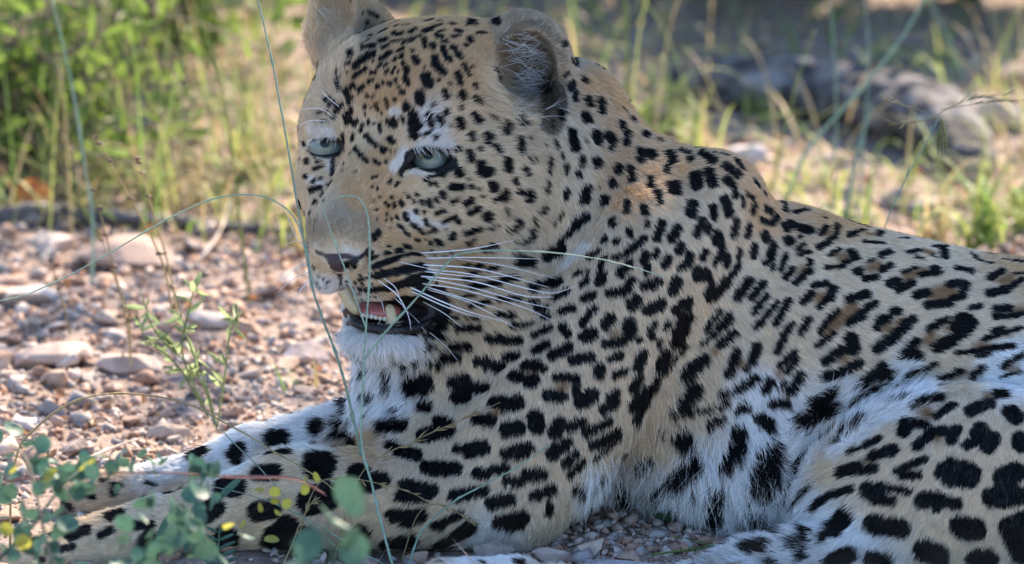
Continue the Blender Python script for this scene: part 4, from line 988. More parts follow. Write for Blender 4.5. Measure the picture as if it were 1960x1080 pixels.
# ---- fallen log
g = NG('weathered log bark')
tc = g.n('ShaderNodeTexCoord'); mp = g.n('ShaderNodeMapping'); mp.inputs['Scale'].default_value = (5, 26, 26); g.l(tc.outputs['Object'], mp.inputs[0])
n1 = g.noise(2.6, 6, .7, mp.outputs[0]); n2 = g.noise(60, 4, .6)
c = g.ramp(n1.outputs['Fac'], [(.36, (.018, .016, .016)), (.5, (.10, .088, .085)), (.64, (.33, .30, .28))])
g.l(c, g.b.inputs['Base Color']); g.b.inputs['Roughness'].default_value = .9; g.bump(n1.outputs['Fac'], 1.0, .006)
M_LOG = g.m
def log_mesh(name, pts, rads, seed, seg=28):
    r = np.random.default_rng(seed); c = spline(pts, 10); n = len(c)
    rr = np.interp(np.linspace(0, 1, n), np.linspace(0, 1, len(rads)), rads)
    ph = r.uniform(0, 6.28, 6)
    v = []; q = []
    t = np.gradient(c, axis=0); t /= np.linalg.norm(t, axis=1)[:, None]
    for i in range(n):
        a = np.cross(t[i], [0, 0, 1.0]); a /= np.linalg.norm(a); b_ = np.cross(t[i], a)
        for j in range(seg):
            th = 2 * math.pi * j / seg
            k = 1 + .09 * math.sin(3 * th + ph[0] + i * .1) + .06 * math.sin(7 * th + ph[1] - i * .07) + .05 * math.sin(i * .9 + ph[2] + th * 2) + r.normal() * .02
            v.append(c[i] + rr[i] * k * (a * math.cos(th) + b_ * math.sin(th)))
    for i in range(n - 1):
        for j in range(seg): q.append((i * seg + j, i * seg + (j + 1) % seg, (i + 1) * seg + (j + 1) % seg, (i + 1) * seg + j))
    tt = []
    for e, b0 in ((0, 0), (n - 1, (n - 1) * seg)):
        v.append(c[e] + t[e] * rr[e] * (.25 if e else -.25)); k = len(v) - 1
        for j in range(seg): tt.append((k, b0 + j, b0 + (j + 1) % seg))
    return np_mesh(name, v, quads=q, tris=tt)
def gz(px, py, lift): p = G(px, py); return np.array([p[0], p[1], lift + hz(p)])
LG = [gz(1290, 178, .012), gz(1400, 192, .018), gz(1560, 215, .021), gz(1700, 250, .022), gz(1800, 276, .020), gz(1868, 322, .008)]
tag(link('fallen_log', log_mesh('fallen_log', LG, [.012, .020, .022, .024, .026, .016], 5), M_LOG), 'thick weathered grey log lying behind the leopard, its broken end at the right', 'log')
LG = [gz(-60, 440, .006), gz(80, 432, .009), gz(180, 425, .008), gz(300, 425, .007), gz(560, 440, .004)]
tag(link('fallen_branch', log_mesh('fallen_branch', LG, [.008, .008, .006, .005, .003], 9, 12), M_LOG), 'thin dark fallen branch lying across the stones at the left', 'branch')
M_TWIG = mat_plain('pale dead twig', (.50, .42, .36), .8, .3, 300, .4)
def stalk(name, label, cat, pts, w0, w1, mat, grp=None, seg=5, n=8, parent=None):
    c = spline([P(*q) for q in pts], n); m = len(c)
    rk = np.random.default_rng(int(abs(pts[0][0]) * 7 + abs(pts[-1][1])) + 3)
    kn = [rk.integers(5, 14)]
    while kn[-1] < m: kn.append(kn[-1] + int(rk.integers(7, 15)))
    jit = np.cumsum(rk.normal(size=(m, 3)) * .35, 0); jit -= jit.mean(0)
    c = c + jit * PX
    o = tube(name, c, [(w0 + (w1 - w0) * i / (m - 1)) * PX * .5 * (.82 + rk.uniform(-.1, .1)) * (1.5 if i in kn else 1) for i in range(m)], mat, parent, seg)
    if label: tag(o, label, cat, grp)
    return o
def gst(name, label, cat, pts, w0, w1, mat, grp=None, **k):
    """stalk that starts on the ground at the first picture point"""
    d0 = dpth(pts[0][1]); q = []
    for i, pt in enumerate(pts):
        q.append((pt[0], pt[1] + (4 if i == 0 else 0), d0 + (pt[2] if len(pt) > 2 else 0)))
    return stalk(name, label, cat, q, w0, w1, mat, grp, **k)
def lying(name, label, pts, w0, w1, mat, lift=5, cat='twig', grp=None):
    L = [(x, y - lift, dpth(y)) for x, y in pts]
    return stalk(name, label, cat, L, w0, w1, mat, grp)
lying('twig', 'pale bent twig on the ground left of the muzzle', [(365, 515), (400, 480), (425, 440), (440, 395), (470, 365)], 9, 4, M_TWIG)
lying('twig', 'bluish grey twig on the stones behind the far paw', [(160, 885), (220, 860), (275, 845)], 9, 5, M_TWIG)
lying('twig', 'pale twig under the fine stalks at the left', [(330, 610), (400, 585), (520, 560)], 8, 4, M_TWIG)
lying('twig', 'short dark twig on the slab before the belly', [(1135, 1075), (1150, 1058), (1172, 1055)], 4, 2, mat_plain('dark twig', (.05, .04, .035), .8, .3, 300, .3))
lying('twig', 'thin brown twig on the ground above the back', [(1480, 330), (1560, 300), (1700, 330)], 6, 3, M_TWIG)

# ------------------------------------------------------------------ plants
def mleaf(name, col, trans=.45, rough=.5, var=.25): return mat_plain(name, col, rough, var, 260, .15, trans, .35, objvar=.18)
M_BLUEGR = mleaf('blue green stem', (.27, .38, .29), .3)
M_GREEN = mleaf('fresh grass', (.17, .27, .06), .5)
M_YGREEN = mleaf('yellow green grass', (.30, .34, .10), .5)
M_STRAW = mleaf('dry straw', (.42, .33, .17), .45)
M_PURPLE = mat_plain('purple stem joint', (.20, .10, .14), .5, .2, 300, .1)
M_REDST = mat_plain('red stem', (.10, .022, .03), .5, .3, 300, .1)
M_LEAFB = mleaf('blue green leaf', (.055, .125, .085), .3)
M_LEAFY = mleaf('yellowing leaf', (.38, .36, .06), .5)
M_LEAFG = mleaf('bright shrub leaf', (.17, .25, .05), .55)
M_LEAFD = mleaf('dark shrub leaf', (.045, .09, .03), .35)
M_LEAFP = mleaf('pale small leaf', (.28, .34, .16), .5)
M_BARKY = mat_plain('shrub stem bark', (.20, .155, .11), .8, .3, 200, .4)
M_DRY = mat_plain('dried brown seed whorl', (.13, .075, .055), .8, .4, 400, .4)
M_LITTER = mleaf('fallen brown leaf', (.34, .16, .07), .3)

def leaf_arrays(kind='oval'):
    """unit leaf along +x, cupped along its midrib"""
    xs_ = np.array([0, .18, .42, .68, .88, 1.0])
    w = {'oval': [.03, .30, .42, .36, .2, .02], 'round': [.03, .40, .54, .52, .34, .06], 'lance': [.02, .10, .14, .12, .07, .01]}[kind]
    v = []
    for x, ww in zip(xs_, w): v += [(x, -ww, .16 * ww + .02), (x, 0, -.10 * math.sin(x * 3)), (x, ww, .16 * ww + .02)]
    q = []
    for i in range(5):
        for j in (0, 1): q.append((i * 3 + j, i * 3 + j + 3, i * 3 + j + 4, i * 3 + j + 1))
    return np.array(v), np.array(q), np.zeros((0, 3), int)
LK = {k: leaf_arrays(k) for k in ('oval', 'round', 'lance')}
def leaf_mesh(kind, mat):
    me = np_mesh('leaf', LK[kind][0], quads=LK[kind][1]); me.materials.append(mat)
    me.polygons.foreach_set('use_smooth', np.ones(len(me.polygons), bool)); return me
def rot_to(d, roll):
    d = Vector(d).normalized()
    q = d.to_track_quat('X', 'Z')
    return q.to_matrix() @ Matrix.Rotation(roll, 3, 'X')
def leaf_obj(me, root, p, d, size, roll, label=None):
    o = bpy.data.objects.new('leaf', me); COL.objects.link(o)
    m = rot_to(d, roll).to_4x4(); m.translation = V3(np.array(p) - np.array(root.location))
    o.parent = root; o.matrix_local = m @ Matrix.Scale(size, 4)
    if label: o['label'] = label
    return o

# ---- foreground creeper with round leaves
ROOTS = {}
LFB = leaf_mesh('round', M_LEAFB); LFY = leaf_mesh('round', M_LEAFY)
def creeper(label, base, stems, leaves, seed):
    r = np.random.default_rng(seed)
    root = empty('creeping_plant', P(*base)); tag(root, label, 'plant', 'low plants in front of the paws')
    for pts, w, m in stems:
        if pts[0][1] > 955: pts = [(pts[0][0] - 15, 1023 - pts[0][2] * math.tan(PITCH), pts[0][2])] + pts
        c = spline([P(*q) for q in pts], 6); k = len(c)
        tube('stem', c, [w * PX * .5 * (1 - .5 * i / k) for i in range(k)], m, root, 6)
    for (x, y, d, s, yl) in leaves:
        p = P(x, y, d); dr = r.normal(size=3) * .6 + RGT * r.uniform(-1, 1) + UPV * r.uniform(-.2, 1)
        leaf_obj(LFY if yl else LFB, root, p, dr, s * PX, r.uniform(-1.2, 1.2) + 1.2)
    return root
rr_ = np.random.default_rng(21)
def along(pts, n, spread, size, dsp=40, yl=0.0, seed=0):
    r = np.random.default_rng(seed); c = spline([np.array(q, float) for q in pts], 10); out = []
    for i in range(n):
        q = c[int(r.uniform(0, len(c) - 1))]
        out.append((q[0] + r.normal() * spread, q[1] + r.normal() * spread * .7, q[2] + r.normal() * dsp, size * r.uniform(.7, 1.25), r.random() < yl))
    return out
st1 = [(-30, 1120, -1390), (60, 1010, -1350), (120, 930, -1290), (180, 880, -1210)]
st2 = [(140, 1180, -1470), (95, 1060, -1430), (70, 950, -1390), (50, 880, -1350), (20, 850, -1310)]
st3 = [(-20, 960, -1190), (110, 915, -1150), (300, 905, -1110), (450, 915, -1070), (560, 918, -1030), (620, 945, -1010)]
creeper('blue-green leafy plant in the bottom left corner', (-30, 1130, -1390), [(st1, 9, M_LEAFB), (st2, 9, M_BARKY)], along(st1, 44, 40, 31, 60, .03, 1) + along(st2, 44, 42, 31, 60, .03, 2), 5)
creeper('trailing plant with a red stem and yellow leaves across the near foreleg', (-20, 965, -1190), [(st3, 5, M_REDST), ([(430, 912, -700), (500, 912, -640), (560, 915, -620), (600, 930, -615), (625, 950, -612)], 6, M_REDST)],
        along(st3[:4], 40, 26, 28, 40, .06, 3) + [(600, 905, -620, 21, 1), (582, 925, -620, 18, 1), (575, 945, -620, 26, 1), (520, 950, -620, 21, 1), (535, 962, -620, 18, 1), (548, 975, -620, 21, 1), (528, 985, -620, 16, 1), (490, 935, -620, 18, 1), (500, 965, -620, 18, 1), (470, 1000, -620, 22, 1), (505, 1035, -620, 29, 1)], 6)
st4 = [(650, 1200, -2200), (640, 1080, -2200), (625, 1010, -2200), (650, 985, -2200)]
creeper('out-of-focus blue-green sprig before the near forearm', (650, 1200, -2200), [(st4, 7, M_LEAFB)], [(620, 1045, -2200, 60, 0), (640, 1000, -2200, 70, 0), (668, 985, -2200, 75, 0), (600, 1075, -2200, 60, 0), (655, 1030, -2200, 55, 0), (690, 1010, -2200, 50, 0)], 7)
st5 = [(420, 1200, -1470), (400, 1080, -1430), (385, 1010, -1390), (340, 970, -1350)]
st6 = [(240, 1190, -1550), (260, 1090, -1530), (290, 1040, -1490), (380, 1015, -1470)]
creeper('grey-green leafy plant at the bottom edge before the foreleg', (420, 1200, -1470), [(st5, 7, M_LEAFB), (st6, 7, M_LEAFB)], along(st5, 26, 42, 34, 60, .15, 8) + along(st6, 30, 40, 34, 60, .06, 9), 8)
# feathery leaf
FL = leaf_mesh('lance', M_LEAFB)
root = empty('feathery_plant', P(410, 1190, -430)); tag(root, 'small feathery plant with narrow paired leaflets at the bottom edge', 'plant')
fr = [(410, 1190, -430), (415, 1110, -430), (418, 1050, -430), (420, 1010, -430)]
c = spline([P(*q) for q in fr], 8); tube('stem', c, [2 * PX] * len(c), M_LEAFB, root, 5)
for i in range(9):
    y = 1020 + i * 16
    for sgn in (-1, 1):
        leaf_obj(FL, root, P(418, y, -430), RGT * sgn + UPV * .45, (30 + 3 * i) * PX, 0.4 * sgn)
for x, y, dx, dy, s in ((300, 1050, .35, 1, 66), (335, 1062, .1, 1, 60), (356, 1060, 0, 1, 56), (392, 990, -.7, -.7, 60), (415, 960, .75, .7, 70)):
    leaf_obj(FL, root, P(x, y, -420), RGT * dx + UPV * dy, s * PX, .5)

# ---- long thin stems in front of the face
FG = 'fine grass stalks in front of the leopard'
stalk('grass_stalk', 'tall thin blue-green grass stalk left of the face, reddish at its joint', 'grass', [(486, -20, -230), (520, 120, -235), (548, 260, -235), (575, 420, -230), (597, 545, -225), (615, 600, -220), (650, 700, -215), (680, 820, -210), (692, 872, -200)], 4, 7, M_BLUEGR, FG)
stalk('grass_stalk', 'grass stalk that arches over the nose and droops in front of the mouth', 'grass', [(760, 1110, -300), (735, 1020, -260), (712, 930, -230), (692, 850, -215), (694, 740, -215), (700, 640, -220), (708, 520, -225), (706, 430, -225), (690, 385, -220), (662, 376, -215), (640, 381, -210)], 6.5, 3, M_BLUEGR, FG)
stalk('grass_stalk', 'thin green stalk slanting up from the chin and bowing right across the neck', 'grass', [(700, 692, -218), (740, 640, -225), (800, 575, -235), (850, 515, -240), (880, 487, -240), (950, 479, -240), (1060, 481, -235), (1160, 496, -230), (1268, 528, -225)], 6, 2.5, M_BLUEGR, FG)
stalk('grass_stalk', 'fine stalk hanging down the side of the nose to the chin', 'grass', [(700, 630, -215), (686, 590, -220), (662, 520, -225), (640, 460, -225), (622, 405, -220), (615, 380, -218)], 4.5, 2, M_BLUEGR, FG)
stalk('grass_stalk', 'fine arching stalk reaching the muzzle from the left edge', 'grass', [(-150, 1060, -160), (-110, 760, -155), (-40, 600, -150), (60, 560, -150), (160, 512, -150), (300, 432, -150), (400, 385, -150), (470, 373, -150), (530, 388, -150), (575, 440, -150), (600, 545, -160)], 2.5, 4, M_BLUEGR, FG)
stalk('grass_stalk', 'reddish arching stalk over the stones and the far foreleg', 'grass', [(20, 1180, -200), (25, 900, -180), (80, 810, -170), (160, 763, -160), (250, 754, -150), (350, 768, -150), (430, 806, -150), (520, 862, -200), (620, 925, -230), (690, 990, -240)], 6, 3, M_STRAW, FG)
stalk('grass_stalk', 'pale green stalk bending up to the right over the near elbow', 'grass', [(775, 1110, -230), (795, 1040, -225), (815, 1008, -220), (870, 960, -215), (935, 925, -210), (1005, 885, -205), (1035, 862, -200), (1052, 852, -200)], 5.5, 2.5, M_BLUEGR, FG)
stalk('grass_stalk', 'thin straight stalk slanting over both forelegs', 'grass', [(700, 1100, -260), (640, 1045, -255), (580, 990, -250), (500, 900, -245), (440, 840, -240), (400, 790, -235)], 4, 2.5, M_BLUEGR, FG)
stalk('grass_stalk', 'pale stalk lying low across the near foreleg', 'grass', [(770, 1100, -250), (680, 1050, -250), (600, 1000, -250), (500, 955, -250), (405, 930, -245)], 4.5, 2, M_BLUEGR, FG)
sh = empty('grass_stalk', P(735, 870, -210)); tag(sh, 'pale feathery grass seed head lying over the chest spots', 'grass', FG)
def seedhead(root, pts, n, L, seed, mat=M_STRAW, w=2.6):
    r = np.random.default_rng(seed); c = spline([P(*q) for q in pts], 8); m = len(c)
    tube('stalk', c, [w * PX * .5 * (1 - .5 * i / m) for i in range(m)], mat, root, 5)
    for k in range(n):
        i = int(r.uniform(.35, 1) * (m - 2)); t = c[i + 1] - c[i]; t /= np.linalg.norm(t)
        d = t + r.normal(size=3) * .35; d /= np.linalg.norm(d)
        tube('spikelet', np.array([c[i], c[i] + d * L * .5 * PX, c[i] + d * L * PX * r.uniform(.7, 1.2)]), [1.0 * PX, 1.6 * PX, .3 * PX], mat, root, 4)
seedhead(sh, [(640, 1068, -212), (680, 930, -210), (720, 880, -210), (790, 845, -212), (850, 818, -214), (905, 795, -216), (958, 770, -218)], 16, 26, 1)
for lab, pts, sd in (('thin seed head hanging beside the green sprig', [(760, 1005, -230), (700, 960, -230), (560, 1080, -230)][:0] or [(540, 1085, -300), (560, 1040, -300), (580, 990, -300), (605, 950, -300)], 2),
                     ('wispy seed head over the lower arm spots', [(560, 1072, -230), (600, 940, -232), (650, 915, -230), (735, 928, -228), (790, 945, -226), (825, 965, -224)], 3),
                     ('short wispy seed head near the elbow bend', [(770, 1069, -215), (800, 985, -215), (840, 965, -215), (880, 985, -215), (910, 1005, -215)], 4)):
    h_ = empty('grass_stalk', P(*pts[0])); tag(h_, lab, 'grass', FG); seedhead(h_, pts, 12, 20, sd)
# seed head at the right, sharp against the log
h_ = empty('grass_stalk', P(1640, 862, 680)); tag(h_, 'drooping purplish seed head before the right end of the log', 'grass')
seedhead(h_, [(1640, 862, 680), (1655, 600, 680), (1692, 440, 680), (1740, 330, 680), (1775, 270, 680), (1800, 215, 680)], 4, 24, 5, M_BLUEGR, 3.5)
for pts in ([(1800, 215, 680), (1860, 190, 684), (1960, 178, 688)], [(1795, 225, 680), (1745, 235, 680), (1700, 238, 680)], [(1775, 215, 680), (1725, 200, 680), (1690, 190, 680)], [(1800, 210, 680), (1900, 195, 680), (1990, 192, 680)]):
    seedhead(h_, pts, 7, 34, 6, M_STRAW, 2)
for k in range(7):
    a = -.5 + .16 * k
    tube('spikelet', np.array([P(1803, 228, 680), P(1803 + 14 * a, 260, 680), P(1803 + 24 * a, 290 + 12 * (k % 2), 680)]), [2 * PX, 3.4 * PX, .4 * PX], M_DRY if k % 2 else M_YGREEN, h_, 5)

# ---- blades
def blade(p0, dirv, L, w, bend, r, seg=9):
    """a curving grass blade as an open ribbon with a fold"""
    d = np.array(dirv, float); d /= np.linalg.norm(d); side = np.cross(d, [0, 0, 1.0]); side /= np.linalg.norm(side) + 1e-9
    p = np.array(p0, float); pts = []
    for i in range(seg + 1):
        pts.append(p.copy()); p = p + d * L / seg
        d = d + np.array([0, 0, -1.0]) * bend / seg * (1 + i * .25); d /= np.linalg.norm(d)
    v = []
    for i, q in enumerate(pts):
        ww = w * (1 - (i / seg) ** 2) * .5 + w * .03
        v += [q - side * ww, q + np.array([0, 0, -ww * .35]), q + side * ww]
    qd = []
    for i in range(seg):
        for j in (0, 1): qd.append((i * 3 + j, i * 3 + j + 1, i * 3 + j + 4, i * 3 + j + 3))
    return np.array(v), np.array(qd)
def tuft(px, py, n, h, lab, seed, mats, w=5, spread=.5, bend=1.2, lean=(0, 0)):
    r = np.random.default_rng(seed); p = gp(px, py); root = empty('grass_tuft', (p[0], p[1], hz(p)))
    tag(root, lab, 'grass')
    for k in range(n):
        a = r.uniform(0, 6.28); s = r.uniform(.1, 1) * spread
        dr = (math.cos(a) * s + lean[0], math.sin(a) * s + lean[1], 1)
        off = np.array([r.normal() * .008, r.normal() * .008, 0])
        v, q = blade(off, dr, h * PX * r.uniform(.5, 1.15), w * PX * r.uniform(.6, 1.3), bend * r.uniform(.5, 1.5), r)
        me = np_mesh('blade', v, quads=q); me.materials.append(mats[int(r.integers(len(mats)))])
        me.polygons.foreach_set('use_smooth', np.ones(len(me.polygons), bool))
        o = bpy.data.objects.new('blade', me); COL.objects.link(o); o.parent = root
YG = [M_YGREEN, M_GREEN, M_YGREEN]; DG = [M_STRAW, M_YGREEN, M_STRAW]
tuft(1885, 470, 34, 260, 'bright yellow-green grass tuft at the right edge above the back', 31, YG, 11, .5, 1.6)
tuft(1960, 430, 22, 240, 'green grass tuft cut by the right edge', 32, YG, 11, .6, 1.8)
tuft(1790, 450, 22, 150, 'dry orange-straw grass tuft left of the bright tuft', 33, [M_STRAW], 10, .7, 1.2)
tuft(1530, 420, 18, 170, 'small arching grass tuft right behind the shoulder hump', 34, YG, 9, .9, 2.0)
tuft(1640, 430, 14, 130, 'low grass tuft behind the middle of the back', 35, YG, 9, 1.0, 2.2)
tuft(1330, 290, 16, 150, 'blurred grass tuft between neck and log', 36, YG + [M_STRAW], 10, .5, 1.0)
tuft(1240, 260, 22, 330, 'tall arching grass tuft behind the near ear', 37, YG, 11, .9, 2.4, (.4, 0))
tuft(1110, 200, 20, 300, 'pale grass tuft rising behind the back of the neck', 38, DG, 10, .7, 2.0, (.3, 0))
tuft(1060, 150, 14, 240, 'grass tuft directly behind the near ear', 39, YG, 10, .7, 2.0)
tuft(620, 420, 14, 440, 'upright yellow grass tuft behind the far ear', 40, DG, 9, .12, .3)
tuft(480, 330, 24, 330, 'loose yellow grass left of the far ear', 41, DG + YG, 8, .6, 1.4)
tuft(300, 380, 30, 330, 'blurred dry grass behind the whorled stalks', 42, DG, 9, .8, 1.8, (.2, 0))
tuft(200, 330, 24, 300, 'green grass tuft under the leafy shrub', 43, YG, 9, .7, 1.6)
tuft(560, 470, 14, 200, 'sparse grass just left of the muzzle', 44, DG + YG, 7, .6, 1.2)
tuft(1440, 225, 12, 110, 'grass tuft in front of the left end of the log', 45, YG, 9, .5, 1.0)
tuft(820, 130, 20, 240, 'blurred grass behind the top of the head', 46, YG, 9, .8, 2.0)
tuft(590, 730, 5, 70, 'few short green blades between chin and far foreleg', 47, [M_GREEN, M_STRAW], 9, .4, .3, (-.3, 0))
# grass scattered through the back of the scene: nobody could count it
rg = np.random.default_rng(77)
for nm, mat, n in (('grass', M_YGREEN, 520), ('dry_grass', M_STRAW, 520), ('grass', M_GREEN, 380)):
    V, Q = [], []; off = 0
    for k in range(n):
        px_, py_ = rg.uniform(-100, 2060), rg.uniform(-260, 330)
        if rg.random() < .3: py_ = rg.uniform(330, 440)
        p = gp(px_, py_); a = rg.uniform(0, 6.28); s = rg.uniform(.2, 1.1)
        v, q = blade((p[0], p[1], hz(p) - .002), (math.cos(a) * s, math.sin(a) * s, 1), rg.uniform(.02, .11), .0028 * rg.uniform(.6, 1.3), rg.uniform(.5, 2.6), rg, 7)
        V.append(v); Q.append(q + off); off += len(v)
    o = link(nm, np_mesh(nm, np.concatenate(V), quads=np.concatenate(Q)), mat); tag(o, kind='stuff')

for nm, mat, n in (('tall_grass', M_YGREEN, 70), ('tall_dry_grass', M_STRAW, 170), ('tall_grass', M_GREEN, 50)):
    V, Q = [], []; off = 0
    for k in range(n):
        px_, py_ = (rg.uniform(-80, 640), rg.uniform(120, 480)) if k % 10 < 8 else (rg.uniform(1050, 1380) if k % 2 else rg.uniform(1880, 2000), rg.uniform(60, 400))
        p = gp(px_, py_); a = rg.uniform(0, 6.28); s = rg.uniform(.05, .5)
        v, q = blade((p[0], p[1], hz(p) - .002), (math.cos(a) * s, math.sin(a) * s, 1), rg.uniform(.09, .22), .0014 * rg.uniform(.6, 1.3), rg.uniform(.1, 1.5), rg, 12)
        V.append(v); Q.append(q + off); off += len(v)
    o = link(nm, np_mesh(nm, np.concatenate(V), quads=np.concatenate(Q)), mat); tag(o, kind='stuff')
# ---- single background stalks
BG = 'slender stalks behind the leopard'
for lab, pts, w, m in (
    ('tall blue-green stalk at the left, curving up past the shrub', [(175, 560), (178, 430), (160, 300), (135, 150), (95, -20)], 8, M_BLUEGR),
    ('green stalk bowing in from the left edge to the dried whorls', [(200, 470), (160, 400), (100, 335), (-20, 275)], 9, M_YGREEN),
    ('yellow stalk standing left of the muzzle, bent at its top', [(478, 590), (462, 450), (445, 300), (420, 150), (365, -20)], 8, M_YGREEN),
    ('side branch of the yellow stalk, reddish and crooked', [(460, 400), (425, 340), (345, 300), (310, 230), (290, 190)], 8, M_STRAW),
    ('yellow stalk forking toward the far eye', [(452, 420), (430, 320), (400, 220), (380, 150)], 6, M_STRAW),
    ('yellow-green upright stalk seen behind the far ear', [(608, 420), (606, 250), (604, 120), (603, -20)], 12, M_YGREEN),
    ('wide pale stalk standing behind the neck', [(1202, 290), (1200, 150), (1196, -20)], 16, M_YGREEN),
    ('thin green stalk crossing the middle of the log', [(1592, 400), (1600, 250), (1598, 120), (1585, -20)], 7, M_BLUEGR),
    ('thin jointed stalk right of the middle of the log', [(1640, 430), (1652, 280), (1662, 120), (1655, -20)], 6, M_BLUEGR),
    ('blurred green stalk leaning right over the log', [(1500, 400), (1545, 290), (1640, 180), (1720, 80), (1780, -20)], 11, M_BLUEGR),
    ('second blurred stalk leaning left at the upper right', [(1860, 200), (1830, 110), (1770, -20)], 11, M_BLUEGR),
    ('short blue-green stalk low before the log', [(1615, 420), (1640, 300), (1670, 200)], 14, M_BLUEGR),
    ('slim stalk rising left of the log to the top edge', [(1470, 420), (1490, 300), (1520, 180), (1560, 60)], 7, M_YGREEN)):
    gst('grass_stalk', lab, 'grass', pts, w, w * .5, m, BG)

# ---- dried stalks with whorls of seed cups
def whorled(px, py, pts, whorls, lab, seed):
    r = np.random.default_rng(seed); d0 = 900.0 + (py % 7) * 60
    root = empty('dried_stalk', P(px, py, d0)); tag(root, lab, 'dried plant', 'dried stalks with seed whorls at the left')
    c = spline([P(x, y, d0) for x, y in pts], 8); m = len(c)
    tube('stem', c, [2.4 * PX * (1 - .5 * i / m) for i in range(m)], M_STRAW, root, 5)
    for f in whorls:
        q = c[int(f * (m - 1))]
        me = rock_mesh('whorl', int(r.integers(1e6)), 18, .6); me.materials.append(M_DRY)
        o = bpy.data.objects.new('seed_whorl', me); COL.objects.link(o); o.parent = root; o.location = V3(q - np.array(root.location)); s = r.uniform(7.5, 11) * PX; o.scale = (s, s, s * .8)
whorled(345, 610, [(345, 640), (325, 520), (300, 430), (272, 330), (262, 300)], [.2, .35, .5, .64, .78, .9, .99], 'dried stalk with evenly spaced brown whorls, tallest of the group', 1)
whorled(250, 640, [(250, 660), (230, 560), (210, 480), (190, 400), (165, 330)], [.25, .42, .6, .75, .9], 'dried whorled stalk leaning left in the middle of the group', 2)
whorled(130, 600, [(135, 640), (115, 560), (95, 490)], [.3, .6, .95], 'short dried whorled stalk nearest the left edge', 3)
whorled(420, 620, [(250, 700), (245, 600), (215, 520), (190, 440)], [.3, .5, .7, .95], 'low dried whorled stalk beside the pale-leaved plant', 4)
whorled(320, 560, [(330, 600), (310, 500), (250, 380), (200, 290), (180, 260)], [.3, .5, .7, .85, .99], 'dried whorled stalk reaching up toward the leafy shrub', 5)

# ---- pale small-leaved plant standing on the gravel
LP = leaf_mesh('lance', M_LEAFP)
root = empty('small_leafy_plant', P(390, 790, 700)); tag(root, 'sparse plant with pale narrow leaves standing on the sunlit gravel', 'plant')
rp = np.random.default_rng(5)
for pts in ([(415, 820), (395, 740), (360, 650), (335, 560)], [(415, 820), (380, 720), (300, 640), (270, 560)], [(400, 800), (340, 700), (280, 650), (262, 600)], [(415, 820), (430, 720), (440, 640), (455, 600)], [(400, 800), (350, 680), (360, 600), (375, 540)]):
    c = spline([P(x, y, 700) for x, y in pts], 8); m = len(c)
    tube('stem', c, [2.4 * PX * (1 - .5 * i / m) for i in range(m)], M_LEAFP, root, 5)
    for k in range(13):
        q = c[int(rp.uniform(.25, 1) * (m - 1))]; d = rp.normal(size=3) * .8 + UPV * .3
        leaf_obj(LP, root, q, d, rp.uniform(30, 52) * PX, rp.uniform(0, 6.28))
# tiny plants by the belly
root = empty('small_leafy_plant', P(1330, 1030, 20)); tag(root, 'dark green leaves pressed flat under the belly fur', 'plant')
LD = leaf_mesh('oval', mleaf('dark green leaf', (.05, .10, .05)))  # plain dark green leaf colour
for x, y, dx, dy, s in ((1385, 1015, .9, .35, 74), (1300, 985, .3, -.2, 60), (1345, 1005, .8, -.3, 60), (1290, 1000, -.6, .2, 44)):
    leaf_obj(LD, root, P(x, y, 20), RGT * dx + UPV * dy, s * PX, .6)
for lab, pts in (('green seed spike lying on the slab before the belly', [(1250, 1068), (1290, 1062), (1340, 1056), (1370, 1052)]), ('pale flowering spike beside the green seed spike', [(1290, 1034), (1320, 1040), (1350, 1048), (1375, 1052)])):
    o = empty('seed_spike', P(*pts[0], dpth(pts[0][1]))); tag(o, lab, 'grass')
    seedhead(o, [(x, y - 6, dpth(y)) for x, y in pts], 30, 9, 9, M_GREEN if 'green seed' in lab[:12] else M_LEAFP, 5)

# ---- shrubs at the back
def shrub(px, py, n_stem, H, Rw, n_leaf, lab, seed, kind, mat, size, near_n=0, lowz=.02):
    r = np.random.default_rng(seed); p = gp(px, py); base = np.array([p[0], p[1], hz(p)])
    root = empty('leafy_shrub', base); tag(root, lab, 'shrub')
    tips = []
    for k in range(n_stem):
        a = r.uniform(0, 6.28); s = r.uniform(.1, 1)
        top = np.array([math.cos(a) * Rw * s, math.sin(a) * Rw * s, H * r.uniform(.5, 1)])
        c = spline([base, base + top * .35 + r.normal(size=3) * .02, base + top * .7 + r.normal(size=3) * .03, base + top], 6); m = len(c)
        tube('stem', c, [.0035 * (1 - .7 * i / m) for i in range(m)], M_BARKY, root, 5)
        tips.append(c)
        for b_ in range(5):
            i = int(r.uniform(.15, .9) * (m - 1)); q = c[i]; t2 = q + np.array([r.normal() * .10, r.normal() * .10, r.uniform(-.02, .10)])
            c2 = spline([q, (q + t2) / 2 + r.normal(size=3) * .01, t2], 5)
            tube('twig', c2, [.0014 * (1 - .6 * j / len(c2)) for j in range(len(c2))], M_BARKY, root, 4); tips.append(c2)
    pl = []; cnt = 0
    me = leaf_mesh(kind, mat)
    for k in range(n_leaf):
        c = tips[int(r.integers(len(tips)))]; q = c[int(r.uniform(.1, 1) * (len(c) - 1))] + r.normal(size=3) * .014
        if q[2] < lowz: q[2] = lowz + r.random() * .03
        d = r.normal(size=3) + np.array([0, 0, .3]); sz = size * r.uniform(.6, 1.3); roll = r.uniform(0, 6.28)
        u_ = to_px(q)
        if cnt < near_n and -30 < u_[0] < 1990 and -20 < u_[1] < 500:
            leaf_obj(me, root, q, d, sz, roll); cnt += 1
        else: pl.append((0, (q - base, np.array(rot_to(d, roll)), np.array([sz] * 3))))
    if pl:
        o = soup('foliage', [LK[kind]], pl, mat, 'stuff'); o.parent = root
        o.data.polygons.foreach_set('use_smooth', np.ones(len(o.data.polygons), bool))
